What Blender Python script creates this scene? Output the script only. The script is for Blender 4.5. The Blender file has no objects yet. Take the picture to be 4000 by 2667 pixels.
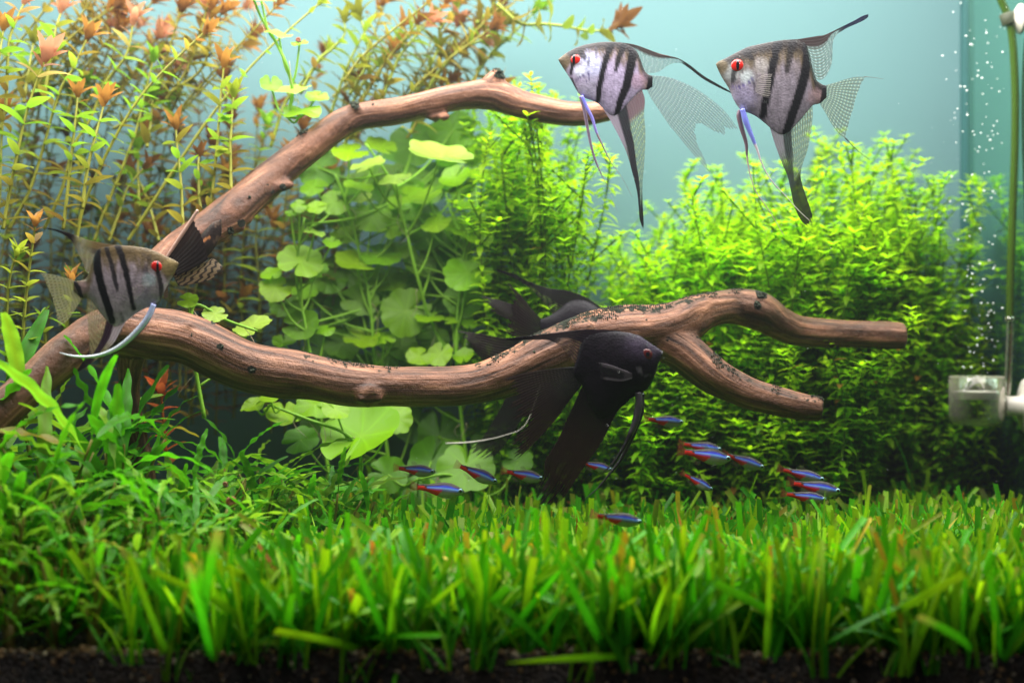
import bpy, bmesh, math, random
import numpy as np
from mathutils import Vector, Matrix, noise
random.seed(7); np.random.seed(7)
R = random.Random(11)
PI = math.pi

# ------------------------------------------------------------------ camera, world, light, exposure
SC = bpy.context.scene
COL = SC.collection
cam = bpy.data.cameras.new('camera'); cam_o = bpy.data.objects.new('camera', cam); COL.objects.link(cam_o)
cam.lens = 50; cam.sensor_width = 36; cam.clip_start = 0.01; cam.clip_end = 50
cam_o.location = (0, 0, 0); cam_o.rotation_euler = (PI/2, 0, 0)
cam.dof.use_dof = True; cam.dof.focus_distance = 0.875; cam.dof.aperture_fstop = 3.9
SC.camera = cam_o
W = bpy.data.worlds.new('World'); SC.world = W; W.use_nodes = True
W.node_tree.nodes['Background'].inputs[0].default_value = (0.80, 0.80, 0.88, 1)
W.node_tree.nodes['Background'].inputs[1].default_value = 0.07
SC.view_settings.view_transform = 'Standard'; SC.view_settings.look = 'None'
SC.view_settings.exposure = 0.38; SC.view_settings.gamma = 1.0
def area(name, loc, sx, sy, power, color, tilt=0):
    l = bpy.data.lights.new(name, 'AREA'); l.shape = 'RECTANGLE'; l.size = sx; l.size_y = sy; l.energy = power; l.color = color
    o = bpy.data.objects.new(name, l); COL.objects.link(o); o.location = loc; o.rotation_euler = (tilt, 0, 0); return o
area('hood_and_fill_light', (-0.06, 0.90, 0.40), 0.85, 0.34, 10.5, (1.0, 0.98, 0.95))
area('hood_and_fill_light', (0.0, 0.64, 0.44), 0.80, 0.12, 1.1, (1.0, 0.97, 0.98), math.radians(24))  # front fill strip added to light the fish flanks, no lamp known there
cy = SC.cycles
cy.max_bounces = 7; cy.diffuse_bounces = 3; cy.glossy_bounces = 2; cy.transmission_bounces = 4; cy.transparent_max_bounces = 32; cy.use_adaptive_sampling = True; cy.adaptive_threshold = 0.025
cy.sample_clamp_indirect = 4.0; cy.caustics_reflective = False; cy.caustics_refractive = False

# ------------------------------------------------------------------ photo pixels to places (distance given by what the thing stands on or hangs beside)
K = 36/50/4000.0
S = 4000/2352.0
def P(px, py, d): return Vector(((px-2000)*K*d, d, (1333.5-py)*K*d))
def PD(x, y, d): return P(x*S, y*S, d)
def soil_z(x, y):
    z = -0.1555 + 0.012*max(0, (y-0.72)/0.4)
    z += 0.018*math.exp(-((x+0.27)/0.10)**2)*max(0, min(1, (y-0.72)/0.08))
    return z + 0.003*noise.noise(Vector((x*14, y*14, 0)))+0.0022*noise.noise(Vector((x*45, y*30, 7)))

# ------------------------------------------------------------------ materials
def newmat(name):
    m = bpy.data.materials.new(name); m.use_nodes = True; nt = m.node_tree; nt.nodes.clear()
    out = nt.nodes.new('ShaderNodeOutputMaterial'); return m, nt, out
def nd(nt, t, **kw):
    n = nt.nodes.new(t)
    for k, v in kw.items():
        if k in n.inputs.keys(): n.inputs[k].default_value = v
        else: setattr(n, k, v)
    return n
def simple(name, col, rough=0.5, metal=0.0, spec=0.5, trans=0.0, bump=0, bscale=200, var=0.0, vscale=60):
    m, nt, out = newmat(name); L = nt.links
    b = nd(nt, 'ShaderNodeBsdfPrincipled'); b.inputs['Base Color'].default_value = (*col, 1)
    b.inputs['Roughness'].default_value = rough; b.inputs['Metallic'].default_value = metal
    b.inputs['Specular IOR Level'].default_value = spec; b.inputs['Transmission Weight'].default_value = trans
    if var or bump: tc = nd(nt, 'ShaderNodeTexCoord')
    if var:
        n = nd(nt, 'ShaderNodeTexNoise', Scale=vscale, Detail=5.0); L.new(tc.outputs['Object'], n.inputs['Vector'])
        mx = nd(nt, 'ShaderNodeMix', data_type='RGBA'); mx.inputs[6].default_value = tuple(c*(1-var) for c in col)+(1,); mx.inputs[7].default_value = tuple(min(1, c*(1+var)) for c in col)+(1,)
        L.new(n.outputs['Fac'], mx.inputs[0]); L.new(mx.outputs[2], b.inputs['Base Color'])
    if bump:
        n2 = nd(nt, 'ShaderNodeTexNoise', Scale=bscale, Detail=4.0); L.new(tc.outputs['Object'], n2.inputs['Vector'])
        bp = nd(nt, 'ShaderNodeBump', Strength=bump, Distance=0.002); L.new(n2.outputs['Fac'], bp.inputs['Height']); L.new(bp.outputs[0], b.inputs['Normal'])
    L.new(b.outputs[0], out.inputs[0]); return m

def leaf_mat(name, translucent=0.48, rough=0.42, spec=0.28, spots=0.25, nscale=130, boost=1.25):
    m, nt, out = newmat(name); L = nt.links
    at = nd(nt, 'ShaderNodeAttribute', attribute_name='Col'); oi = nd(nt, 'ShaderNodeObjectInfo'); tc = nd(nt, 'ShaderNodeTexCoord')
    mul = nd(nt, 'ShaderNodeMix', data_type='RGBA', blend_type='MULTIPLY'); mul.inputs[0].default_value = 1
    L.new(at.outputs['Color'], mul.inputs[6]); L.new(oi.outputs['Color'], mul.inputs[7])
    n = nd(nt, 'ShaderNodeTexNoise', Scale=nscale, Detail=6.0, Roughness=0.65); L.new(tc.outputs['Object'], n.inputs['Vector'])
    mr = nd(nt, 'ShaderNodeMapRange'); mr.inputs[3].default_value = 1-spots; mr.inputs[4].default_value = 1+spots; L.new(n.outputs['Fac'], mr.inputs[0])
    vm = nd(nt, 'ShaderNodeVectorMath', operation='SCALE'); L.new(mul.outputs[2], vm.inputs[0]); L.new(mr.outputs[0], vm.inputs['Scale'])
    p = nd(nt, 'ShaderNodeBsdfPrincipled'); p.inputs['Roughness'].default_value = rough; p.inputs['Specular IOR Level'].default_value = spec
    L.new(vm.outputs[0], p.inputs['Base Color'])
    bp = nd(nt, 'ShaderNodeBump', Strength=0.25, Distance=0.001); L.new(n.outputs['Fac'], bp.inputs['Height']); L.new(bp.outputs[0], p.inputs['Normal'])
    t = nd(nt, 'ShaderNodeBsdfTranslucent'); vs = nd(nt, 'ShaderNodeVectorMath', operation='SCALE'); vs.inputs['Scale'].default_value = boost
    L.new(vm.outputs[0], vs.inputs[0]); L.new(vs.outputs[0], t.inputs['Color'])
    mx = nd(nt, 'ShaderNodeMixShader'); mx.inputs[0].default_value = translucent
    L.new(p.outputs[0], mx.inputs[1]); L.new(t.outputs[0], mx.inputs[2]); L.new(mx.outputs[0], out.inputs[0]); return m

def skin_mat(name, rough=0.42, metal=0.12, spec=0.35, scale=750, bumpd=0.00025, spots=0.4, coat=0.0):
    m, nt, out = newmat(name); L = nt.links
    at = nd(nt, 'ShaderNodeAttribute', attribute_name='Col'); tc = nd(nt, 'ShaderNodeTexCoord')
    v = nd(nt, 'ShaderNodeTexVoronoi', Scale=scale); L.new(tc.outputs['Object'], v.inputs['Vector'])
    n = nd(nt, 'ShaderNodeTexNoise', Scale=260.0, Detail=5.0, Roughness=0.7); L.new(tc.outputs['Object'], n.inputs['Vector'])
    mr = nd(nt, 'ShaderNodeMapRange'); mr.inputs[1].default_value = 0.25; mr.inputs[2].default_value = 0.75; mr.inputs[3].default_value = 1-spots; mr.inputs[4].default_value = 1+spots; L.new(n.outputs['Fac'], mr.inputs[0])
    vm = nd(nt, 'ShaderNodeVectorMath', operation='SCALE'); L.new(at.outputs['Color'], vm.inputs[0]); L.new(mr.outputs[0], vm.inputs['Scale'])
    b = nd(nt, 'ShaderNodeBsdfPrincipled'); b.inputs['Roughness'].default_value = rough; b.inputs['Metallic'].default_value = metal; b.inputs['Specular IOR Level'].default_value = spec; b.inputs['Coat Weight'].default_value = coat
    L.new(vm.outputs[0], b.inputs['Base Color'])
    bp = nd(nt, 'ShaderNodeBump', Strength=0.5, Distance=bumpd); L.new(v.outputs['Distance'], bp.inputs['Height']); L.new(bp.outputs[0], b.inputs['Normal'])
    L.new(b.outputs[0], out.inputs[0]); return m

def fin_mat(name, trans=0.5):
    m, nt, out = newmat(name); L = nt.links
    at = nd(nt, 'ShaderNodeAttribute', attribute_name='Col')
    p = nd(nt, 'ShaderNodeBsdfPrincipled'); p.inputs['Roughness'].default_value = 0.4; p.inputs['Specular IOR Level'].default_value = 0.35; L.new(at.outputs['Color'], p.inputs['Base Color'])
    t = nd(nt, 'ShaderNodeBsdfTranslucent'); L.new(at.outputs['Color'], t.inputs['Color'])
    mx = nd(nt, 'ShaderNodeMixShader'); mx.inputs[0].default_value = trans; L.new(p.outputs[0], mx.inputs[1]); L.new(t.outputs[0], mx.inputs[2])
    tr = nd(nt, 'ShaderNodeBsdfTransparent'); m2 = nd(nt, 'ShaderNodeMixShader'); L.new(at.outputs['Alpha'], m2.inputs[0]); L.new(tr.outputs[0], m2.inputs[1]); L.new(mx.outputs[0], m2.inputs[2])
    L.new(m2.outputs[0], out.inputs[0]); return m

M_LEAF = leaf_mat('leaf_green')
M_PENNY = leaf_mat('pennywort_leaf', translucent=0.45, rough=0.33, spec=0.4, spots=0.22, nscale=160)
M_GRASS = leaf_mat('grass_blade', translucent=0.45, rough=0.42, spec=0.25, spots=0.25, nscale=220)
M_BUSH = leaf_mat('bush_leaf', translucent=0.58, rough=0.5, spec=0.2, boost=1.5)
M_STEM = leaf_mat('plant_stem', translucent=0.15, rough=0.45, spots=0.2)
M_SKIN = skin_mat('fish_skin')
M_BLACK = skin_mat('black_fish_skin', rough=0.45, metal=0.0, spec=0.13, spots=0.6, coat=0.0, bumpd=.0003)
M_NEON = skin_mat('tetra_skin', rough=0.35, metal=0.0, spec=.3, scale=1600, bumpd=0.0002, spots=0.25, coat=0.1)
M_FIN = fin_mat('fish_fin')
M_ROOT = simple('plant_root', (0.45, 0.36, 0.22), 0.6)
M_PUPIL = simple('eye_pupil', (0.004, 0.003, 0.006), 0.08, spec=0.8)
M_IRIS = simple('eye_iris_red', (0.62, 0.012, 0.006), 0.2, spec=0.6, var=0.25, vscale=900)
M_IRISD = simple('eye_iris_dark_red', (0.10, 0.012, 0.012), 0.25, spec=0.5)
M_IRISN = simple('eye_iris_silver', (0.22, 0.40, 0.46), 0.2, metal=0.4)

# ------------------------------------------------------------------ mesh helpers
def link(name, me, mat=None, parent=None):
    o = bpy.data.objects.new(name, me); COL.objects.link(o)
    if mat is not None and me is not None and not me.materials: me.materials.append(mat)
    if parent is not None: o.parent = parent
    return o
def empty(name, loc, label, cat, group=None):
    o = bpy.data.objects.new(name, None); COL.objects.link(o); o.location = loc; o.empty_display_size = 0.005
    return tag(o, label, cat, group)
def tag(o, label, cat, group=None):
    o['label'] = label; o['category'] = cat
    if group: o['group'] = group
    return o
class MB:
    def __init__(s): s.v = []; s.f = []; s.c = []
    def add(s, vs, fs, cs=None):
        b = len(s.v); s.v.extend([tuple(v) for v in vs]); s.f.extend([tuple(i+b for i in f) for f in fs])
        s.c.extend(cs if cs is not None else [(1, 1, 1, 1)]*len(vs))
    def mesh(s, name, smooth=True):
        me = bpy.data.meshes.new(name); me.from_pydata(s.v, [], s.f)
        a = me.color_attributes.new('Col', 'FLOAT_COLOR', 'POINT')
        a.data.foreach_set('color', np.array([(*c[:3], c[3] if len(c) > 3 else 1) for c in s.c], dtype=np.float32).ravel())
        if smooth: me.polygons.foreach_set('use_smooth', [True]*len(me.polygons))
        me.update(); return me
    def build(s, name, mat, parent=None, smooth=True): return link(name, s.mesh(name, smooth), mat, parent)
def cr(pts, n):
    """Catmull-Rom through points (any dimension), n samples, even in index."""
    p = np.array(pts, float); k = len(p)
    if k == 2: t = np.linspace(0, 1, n)[:, None]; return p[0]*(1-t)+p[1]*t
    q = np.vstack([2*p[0]-p[1], p, 2*p[-1]-p[-2]])
    out = []
    for u in np.linspace(0, k-1, n):
        i = min(int(u), k-2); t = u-i; a, b, c, d = q[i], q[i+1], q[i+2], q[i+3]
        out.append(0.5*((2*b)+(-a+c)*t+(2*a-5*b+4*c-d)*t*t+(-a+3*b-3*c+d)*t**3))
    return np.array(out)
def frames(pts):
    pts = [Vector(p) for p in pts]; n = len(pts); T = []
    for i in range(n):
        t = (pts[min(i+1, n-1)]-pts[max(i-1, 0)]); T.append(t.normalized() if t.length > 1e-9 else Vector((0, 0, 1)))
    a = Vector((0, 1, 0)) if abs(T[0].y) < 0.9 else Vector((1, 0, 0))
    N = [(a-T[0]*a.dot(T[0])).normalized()]
    for i in range(1, n):
        m = N[-1]-T[i]*N[-1].dot(T[i]); N.append(m.normalized() if m.length > 1e-6 else N[-1])
    return pts, T, N
def tube(mb, pts, rad, seg=6, col=(1, 1, 1, 1), flat=1.0, cap=True):
    pts, T, N = frames(pts); n = len(pts); vs = []; cs = []
    for i in range(n):
        B = T[i].cross(N[i]); r = rad[i] if hasattr(rad, '__len__') else rad
        c = col(i/(n-1)) if callable(col) else col
        for j in range(seg):
            a = 2*PI*j/seg; vs.append(pts[i]+N[i]*(math.cos(a)*r*flat)+B*(math.sin(a)*r)); cs.append(c)
    fs = [(i*seg+j, i*seg+(j+1) % seg, (i+1)*seg+(j+1) % seg, (i+1)*seg+j) for i in range(n-1) for j in range(seg)]
    if cap: fs += [tuple(range(seg))[::-1], tuple((n-1)*seg+j for j in range(seg))]
    mb.add(vs, fs, cs)
def lathe(mb, prof, seg=32, M=None, col=(1, 1, 1, 1), closed=False):
    """profile (r, z) turned about z"""
    vs = []; n = len(prof)
    for r, z in prof:
        for j in range(seg):
            a = 2*PI*j/seg; v = Vector((r*math.cos(a), r*math.sin(a), z)); vs.append(M @ v if M else v)
    m = n if closed else n-1
    fs = [(i*seg+j, i*seg+(j+1) % seg, ((i+1) % n)*seg+(j+1) % seg, ((i+1) % n)*seg+j) for i in range(m) for j in range(seg)]
    mb.add(vs, fs, [col]*len(vs))
def box(mb, lo, hi, col=(1, 1, 1, 1)):
    x0, y0, z0 = lo; x1, y1, z1 = hi
    vs = [(x0, y0, z0), (x1, y0, z0), (x1, y1, z0), (x0, y1, z0), (x0, y0, z1), (x1, y0, z1), (x1, y1, z1), (x0, y1, z1)]
    mb.add(vs, [(3, 2, 1, 0), (4, 5, 6, 7), (0, 1, 5, 4), (1, 2, 6, 5), (2, 3, 7, 6), (3, 0, 4, 7)], [col]*8)
def orient(xdir, up):
    x = Vector(xdir).normalized(); z = Vector(up)-x*x.dot(Vector(up))
    if z.length < 1e-4: z = Vector((0, -1, 0))-x*x.dot(Vector((0, -1, 0)))
    z.normalize(); y = z.cross(x)
    return Matrix(((x.x, y.x, z.x), (x.y, y.y, z.y), (x.z, y.z, z.z)))
def place(o, loc, M3, sc):
    s = sc if hasattr(sc, '__len__') else (sc, sc, sc)
    o.matrix_basis = Matrix.Translation(loc) @ M3.to_4x4() @ Matrix.Diagonal((*s, 1))
def blade(mb, M, L, Wd, bend=0.6, fold=0.25, n=7, prof=None, colf=None, wave=0.0, wf=5, twist=0.0, cut=False, ph=0):
    """a leaf along +x from the origin, normal +z, put through matrix M; bends down by `bend` radians over its length"""
    vs = []; cs = []; x = z = 0.0
    for i in range(n+1):
        t = i/n; a = -bend*t
        if i: x += L/n*math.cos(a); z += L/n*math.sin(a)
        w = Wd*0.5*prof(t)
        tw = twist*t; wv = wave*math.sin(t*wf*2*PI+ph)*w; wv2 = wave*math.sin(t*wf*2*PI+ph+2.0)*w
        xe = x + (0.5*w if cut and i == n else 0)
        for k, (yy, zz) in enumerate(((w, fold*w+wv), (0, 0), (-w, fold*w+wv2))):
            y2 = yy*math.cos(tw)-zz*math.sin(tw); z2 = yy*math.sin(tw)+zz*math.cos(tw)
            vs.append(M @ Vector(((xe if k == 0 else x)-math.sin(a)*z2*0, y2, z+z2)))
            cs.append(colf(t, k) if colf else (1, 1, 1, 1))
    fs = []
    for i in range(n):
        for k in (0, 1): fs.append((i*3+k, i*3+k+1, i*3+k+4, i*3+k+3))
    mb.add(vs, fs, cs)
lance = lambda t: max(0.03, math.sin(PI*min(1, (t*0.94+0.05))**0.85)**0.8)
def strap(t): return 0.55+0.45*min(1, t*4) if t < 0.97 else 0.95
def pointed(t): return (0.6+0.4*min(1, t*3))*(1-t**3)**0.9+0.02

# ------------------------------------------------------------------ the tank: glass, back panel, soil
M_BACK = simple('back_film', (0.108, 0.205, 0.214), 0.85, spec=0.15, var=0.05, vscale=7)
mb = MB(); box(mb, (-0.50, 1.140, -0.22), (0.42, 1.150, 0.46)); o = mb.build('back_wall', M_BACK, smooth=False); o['kind'] = 'structure'
m, nt, out = newmat('side_glass')
g = nd(nt, 'ShaderNodeBsdfGlossy'); g.inputs['Color'].default_value = (0.55, 0.83, 0.70, 1); g.inputs['Roughness'].default_value = 0.06
df = nd(nt, 'ShaderNodeBsdfDiffuse'); df.inputs['Color'].default_value = (0.06, 0.16, 0.12, 1)
mx = nd(nt, 'ShaderNodeMixShader'); mx.inputs[0].default_value = 0.82; nt.links.new(df.outputs[0], mx.inputs[1]); nt.links.new(g.outputs[0], mx.inputs[2]); nt.links.new(mx.outputs[0], out.inputs[0])
M_SIDE = m
m, nt, out = newmat('front_glass'); t = nd(nt, 'ShaderNodeBsdfTransparent'); t.inputs['Color'].default_value = (0.985, 0.99, 0.985, 1); nt.links.new(t.outputs[0], out.inputs[0]); M_FRONT = m
M_SIL = simple('silicone_seam', (0.02, 0.10, 0.10), 0.5)
XR = 0.3635
tank = empty('glass_tank', (0, 0.92, -0.20), 'rectangular glass fish tank that holds the whole planted scene', 'fish tank')
def tpart(name, lo, hi, mat):
    mb = MB(); off = Vector((0, 0.92, -0.20)); box(mb, Vector(lo)-off, Vector(hi)-off); return mb.build(name, mat, tank, smooth=False)
tpart('front_pane', (-0.44, 0.694, -0.21), (0.37, 0.700, 0.30), M_FRONT)
tpart('side_pane', (XR, 0.7005, -0.21), (XR+0.006, 1.139, 0.30), M_SIDE)
tpart('side_pane', (-0.446, 0.7005, -0.21), (-0.440, 1.139, 0.30), M_SIDE)
tpart('bottom_pane', (-0.4395, 0.7005, -0.218), (XR-0.0005, 1.139, -0.210), M_SIL)
tpart('corner_seam', (XR-0.0045, 1.133, -0.20), (XR-0.0002, 1.1395, 0.30), M_SIL)

m, nt, out = newmat('tank_water'); pv = nd(nt, 'ShaderNodeVolumePrincipled'); pv.inputs['Color'].default_value = (0.86, 0.95, 1.0, 1); pv.inputs['Density'].default_value = 0.045; pv.inputs['Anisotropy'].default_value = 0.2; nt.links.new(pv.outputs[0], out.inputs['Volume'])
mb = MB(); box(mb, (-0.4392, 0.7008, -0.2085), (XR-0.0008, 1.1388, 0.285)); o = mb.build('water', m, smooth=False); o['kind'] = 'structure'
# soil
m, nt, out = newmat('aqua_soil'); L = nt.links
tc = nd(nt, 'ShaderNodeTexCoord'); v = nd(nt, 'ShaderNodeTexVoronoi', Scale=420.0); n = nd(nt, 'ShaderNodeTexNoise', Scale=90.0, Detail=8.0)
for q in (v, n): L.new(tc.outputs['Object'], q.inputs['Vector'])
rp = nd(nt, 'ShaderNodeValToRGB'); e = rp.color_ramp.elements; e[0].color = (0.003, 0.0018, 0.001, 1); e[1].color = (0.026, 0.014, 0.006, 1); e[0].position = 0.35; e[1].position = 0.75
L.new(n.outputs['Fac'], rp.inputs[0]); b = nd(nt, 'ShaderNodeBsdfPrincipled', Roughness=0.8); L.new(rp.outputs[0], b.inputs['Base Color'])
bp = nd(nt, 'ShaderNodeBump', Strength=1.0, Distance=0.003); L.new(v.outputs['Distance'], bp.inputs['Height']); L.new(bp.outputs[0], b.inputs['Normal']); L.new(b.outputs[0], out.inputs[0])
M_SOIL = m
mb = MB(); nx, ny = 260, 90; X = np.linspace(-0.4395, XR-0.0005, nx); Y = 0.7065+(1.1385-0.7065)*np.linspace(0, 1, ny)**1.4
vs = []
for y in Y:
    for x in X: vs.append((x, y, soil_z(x, y)+0.0016*noise.noise(Vector((x*160, y*160, 3)))))
fs = [(j*nx+i, j*nx+i+1, (j+1)*nx+i+1, (j+1)*nx+i) for j in range(ny-1) for i in range(nx-1)]
b0 = len(vs)
for x in X: vs.append((x, 0.7065, -0.2095))
fs += [(b0+i, b0+i+1, i+1, i) for i in range(nx-1)]
mb.add(vs, fs); soil = mb.build('soil_bed', M_SOIL); soil['kind'] = 'structure'
M_GRAVEL = leaf_mat('gravel_grain', translucent=0.0, rough=0.7, spec=0.3, spots=0.4, nscale=700)
mb = MB()
ico = bmesh.new(); bmesh.ops.create_icosphere(ico, subdivisions=1, radius=1); IV = [v.co.copy() for v in ico.verts]; IF = [tuple(v.index for v in f.verts) for f in ico.faces]; ico.free()
for i in range(4600):
    x = R.uniform(-0.37, XR-0.01); f = R.random()
    if f < 0.45: y = 0.7085+abs(R.gauss(0, 0.006)); z = soil_z(x, y)+R.uniform(-0.0005, 0.0015)
    elif f < 0.75: y = R.uniform(0.707, 0.78); z = soil_z(x, y)
    else: y = 0.7062; z = soil_z(x, y)-R.random()**1.6*0.03
    r = R.uniform(0.0006, 0.0019)*(1.3 if R.random() < 0.06 else 1)
    c = R.choice([(0.18, 0.10, 0.04), (0.30, 0.18, 0.08), (0.06, 0.035, 0.018), (0.03, 0.02, 0.012), (0.40, 0.32, 0.22), (0.10, 0.06, 0.03)])
    sx, sy, sz = r*R.uniform(.7, 1.3), r*R.uniform(.6, 1), r*R.uniform(.6, 1)
    if f >= 0.75: sy *= 0.4
    rot = Matrix.Rotation(R.uniform(0, 6), 3, 'Z')
    mb.add([Vector((x, max(y, 0.7052+sy), z)) + rot @ Vector((q.x*sx*R.uniform(.85, 1.1), q.y*sy, q.z*sz*R.uniform(.85, 1.1))) for q in IV], IF, [(*c, 1)]*len(IV))
gr = mb.build('gravel', M_GRAVEL, soil, smooth=False); gr['kind'] = 'stuff'

# ------------------------------------------------------------------ driftwood
def wood_mat():
    m, nt, out = newmat('driftwood'); L = nt.links
    at = nd(nt, 'ShaderNodeAttribute', attribute_name='grain'); al = nd(nt, 'ShaderNodeAttribute', attribute_name='Col'); tc = nd(nt, 'ShaderNodeTexCoord')
    mp = nd(nt, 'ShaderNodeMapping'); mp.inputs['Scale'].default_value = (14, 330, 330); L.new(at.outputs['Vector'], mp.inputs[0])
    n1 = nd(nt, 'ShaderNodeTexNoise', Scale=1.0, Detail=8.0, Roughness=0.62, Distortion=0.35); L.new(mp.outputs[0], n1.inputs['Vector'])
    mp2 = nd(nt, 'ShaderNodeMapping'); mp2.inputs['Scale'].default_value = (20, 95, 95); L.new(at.outputs['Vector'], mp2.inputs[0])
    n2 = nd(nt, 'ShaderNodeTexNoise', Scale=1.0, Detail=5.0, Roughness=0.6); L.new(mp2.outputs[0], n2.inputs['Vector'])
    n3 = nd(nt, 'ShaderNodeTexNoise', Scale=150.0, Detail=7.0, Roughness=0.72); L.new(tc.outputs['Object'], n3.inputs['Vector'])
    r1 = nd(nt, 'ShaderNodeValToRGB'); e = r1.color_ramp.elements; e[0].position = 0.30; e[1].position = 0.70
    e[0].color = (0.028, 0.012, 0.008, 1); e[1].color = (0.52, 0.27, 0.165, 1); k = e.new(0.5); k.color = (0.20, 0.085, 0.045, 1); L.new(n1.outputs['Fac'], r1.inputs[0])
    r2 = nd(nt, 'ShaderNodeValToRGB'); e = r2.color_ramp.elements; e[0].position = 0.33; e[1].position = 0.68; e[0].color = (0.20, 0.16, 0.16, 1); e[1].color = (1.40, 1.28, 1.18, 1); L.new(n2.outputs['Fac'], r2.inputs[0])
    mu = nd(nt, 'ShaderNodeMix', data_type='RGBA', blend_type='MULTIPLY'); mu.inputs[0].default_value = 0.9; L.new(r1.outputs[0], mu.inputs[6]); L.new(r2.outputs[0], mu.inputs[7])
    # algae and pits: painted where algae grows (vertex weight), broken up by noise
    ad = nd(nt, 'ShaderNodeMath', operation='ADD'); L.new(n3.outputs['Fac'], ad.inputs[0]); L.new(al.outputs['Color'], ad.inputs[1])
    sp = nd(nt, 'ShaderNodeSeparateColor'); L.new(al.outputs['Color'], sp.inputs[0]); L.new(sp.outputs[0], ad.inputs[1])
    ra = nd(nt, 'ShaderNodeMapRange'); ra.inputs[1].default_value = 0.78; ra.inputs[2].default_value = 0.82; L.new(ad.outputs[0], ra.inputs[0])
    ma = nd(nt, 'ShaderNodeMix', data_type='RGBA'); L.new(ra.outputs[0], ma.inputs[0]); L.new(mu.outputs[2], ma.inputs[6]); ma.inputs[7].default_value = (0.010, 0.012, 0.006, 1)
    b = nd(nt, 'ShaderNodeBsdfPrincipled', Roughness=0.5); b.inputs['Specular IOR Level'].default_value = 0.35; L.new(ma.outputs[2], b.inputs['Base Color']); rr_ = nd(nt, 'ShaderNodeMapRange'); rr_.inputs[3].default_value = .5; rr_.inputs[4].default_value = .95; L.new(ra.outputs[0], rr_.inputs[0]); L.new(rr_.outputs[0], b.inputs['Roughness'])
    mh = nd(nt, 'ShaderNodeMath', operation='MULTIPLY_ADD'); mh.inputs[1].default_value = 0.7; L.new(n1.outputs['Fac'], mh.inputs[0]); L.new(n3.outputs['Fac'], mh.inputs[2])
    bp = nd(nt, 'ShaderNodeBump', Strength=0.8, Distance=0.002); L.new(mh.outputs[0], bp.inputs['Height']); L.new(bp.outputs[0], b.inputs['Normal'])
    L.new(b.outputs[0], out.inputs[0]); return m
M_WOOD = wood_mat()
BR = {  # display x, y, half width, distance
 'upper_branch': [(1408, 254, 21, .955), (1340, 261, 27, .955), (1280, 258, 31, .955), (1200, 241, 33, .955), (1130, 218, 34, .955), (1050, 224, 31, .955), (925, 253, 31, .958), (803, 275, 32, .958), (700, 345, 35, .950), (620, 412, 39, .94), (540, 482, 44, .925), (460, 540, 40, .91), (390, 590, 40, .90), (320, 660, 44, .885), (285, 740, 50, .872)],
 'knot': [(1105, 222, 26, .955), (1128, 196, 25, .955), (1147, 176, 22, .955), (1153, 171, 17, .955)],
 'lower_branch': [(250, 752, 58, .868), (337, 764, 60, .866), (439, 783, 58, .866), (574, 843, 57, .868), (709, 866, 54, .872), (800, 884, 51, .875), (892, 888, 48, .878), (1060, 886, 46, .882), (1162, 861, 50, .885), (1260, 815, 56, .888), (1340, 783, 62, .892), (1430, 764, 60, .895), (1506, 757, 57, .897), (1560, 742, 52, .902), (1620, 714, 42, .912), (1680, 703, 40, .925), (1743, 714, 44, .932), (1790, 742, 38, .94), (1838, 760, 35, .948), (1939, 766, 31, .955), (2030, 769, 33, .955), (2078, 770, 29, .955)],
 'fork_branch': [(1490, 765, 50, .897), (1560, 800, 47, .895), (1635, 858, 43, .89), (1690, 888, 39, .888), (1737, 908, 36, .886), (1821, 929, 32, .884), (1888, 939, 27, .882)],
 'trunk': [(300, 745, 58, .868), (230, 765, 54, .86), (160, 808, 47, .85), (80, 876, 44, .838), (0, 948, 43, .826), (-80, 1020, 42, .815)],
 'root_leg': [(300, 770, 40, .875), (297, 860, 26, .875), (300, 930, 22, .876), (310, 1000, 26, .878), (325, 1080, 31, .88), (335, 1180, 34, .88), (340, 1270, 36, .88)],
}
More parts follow.
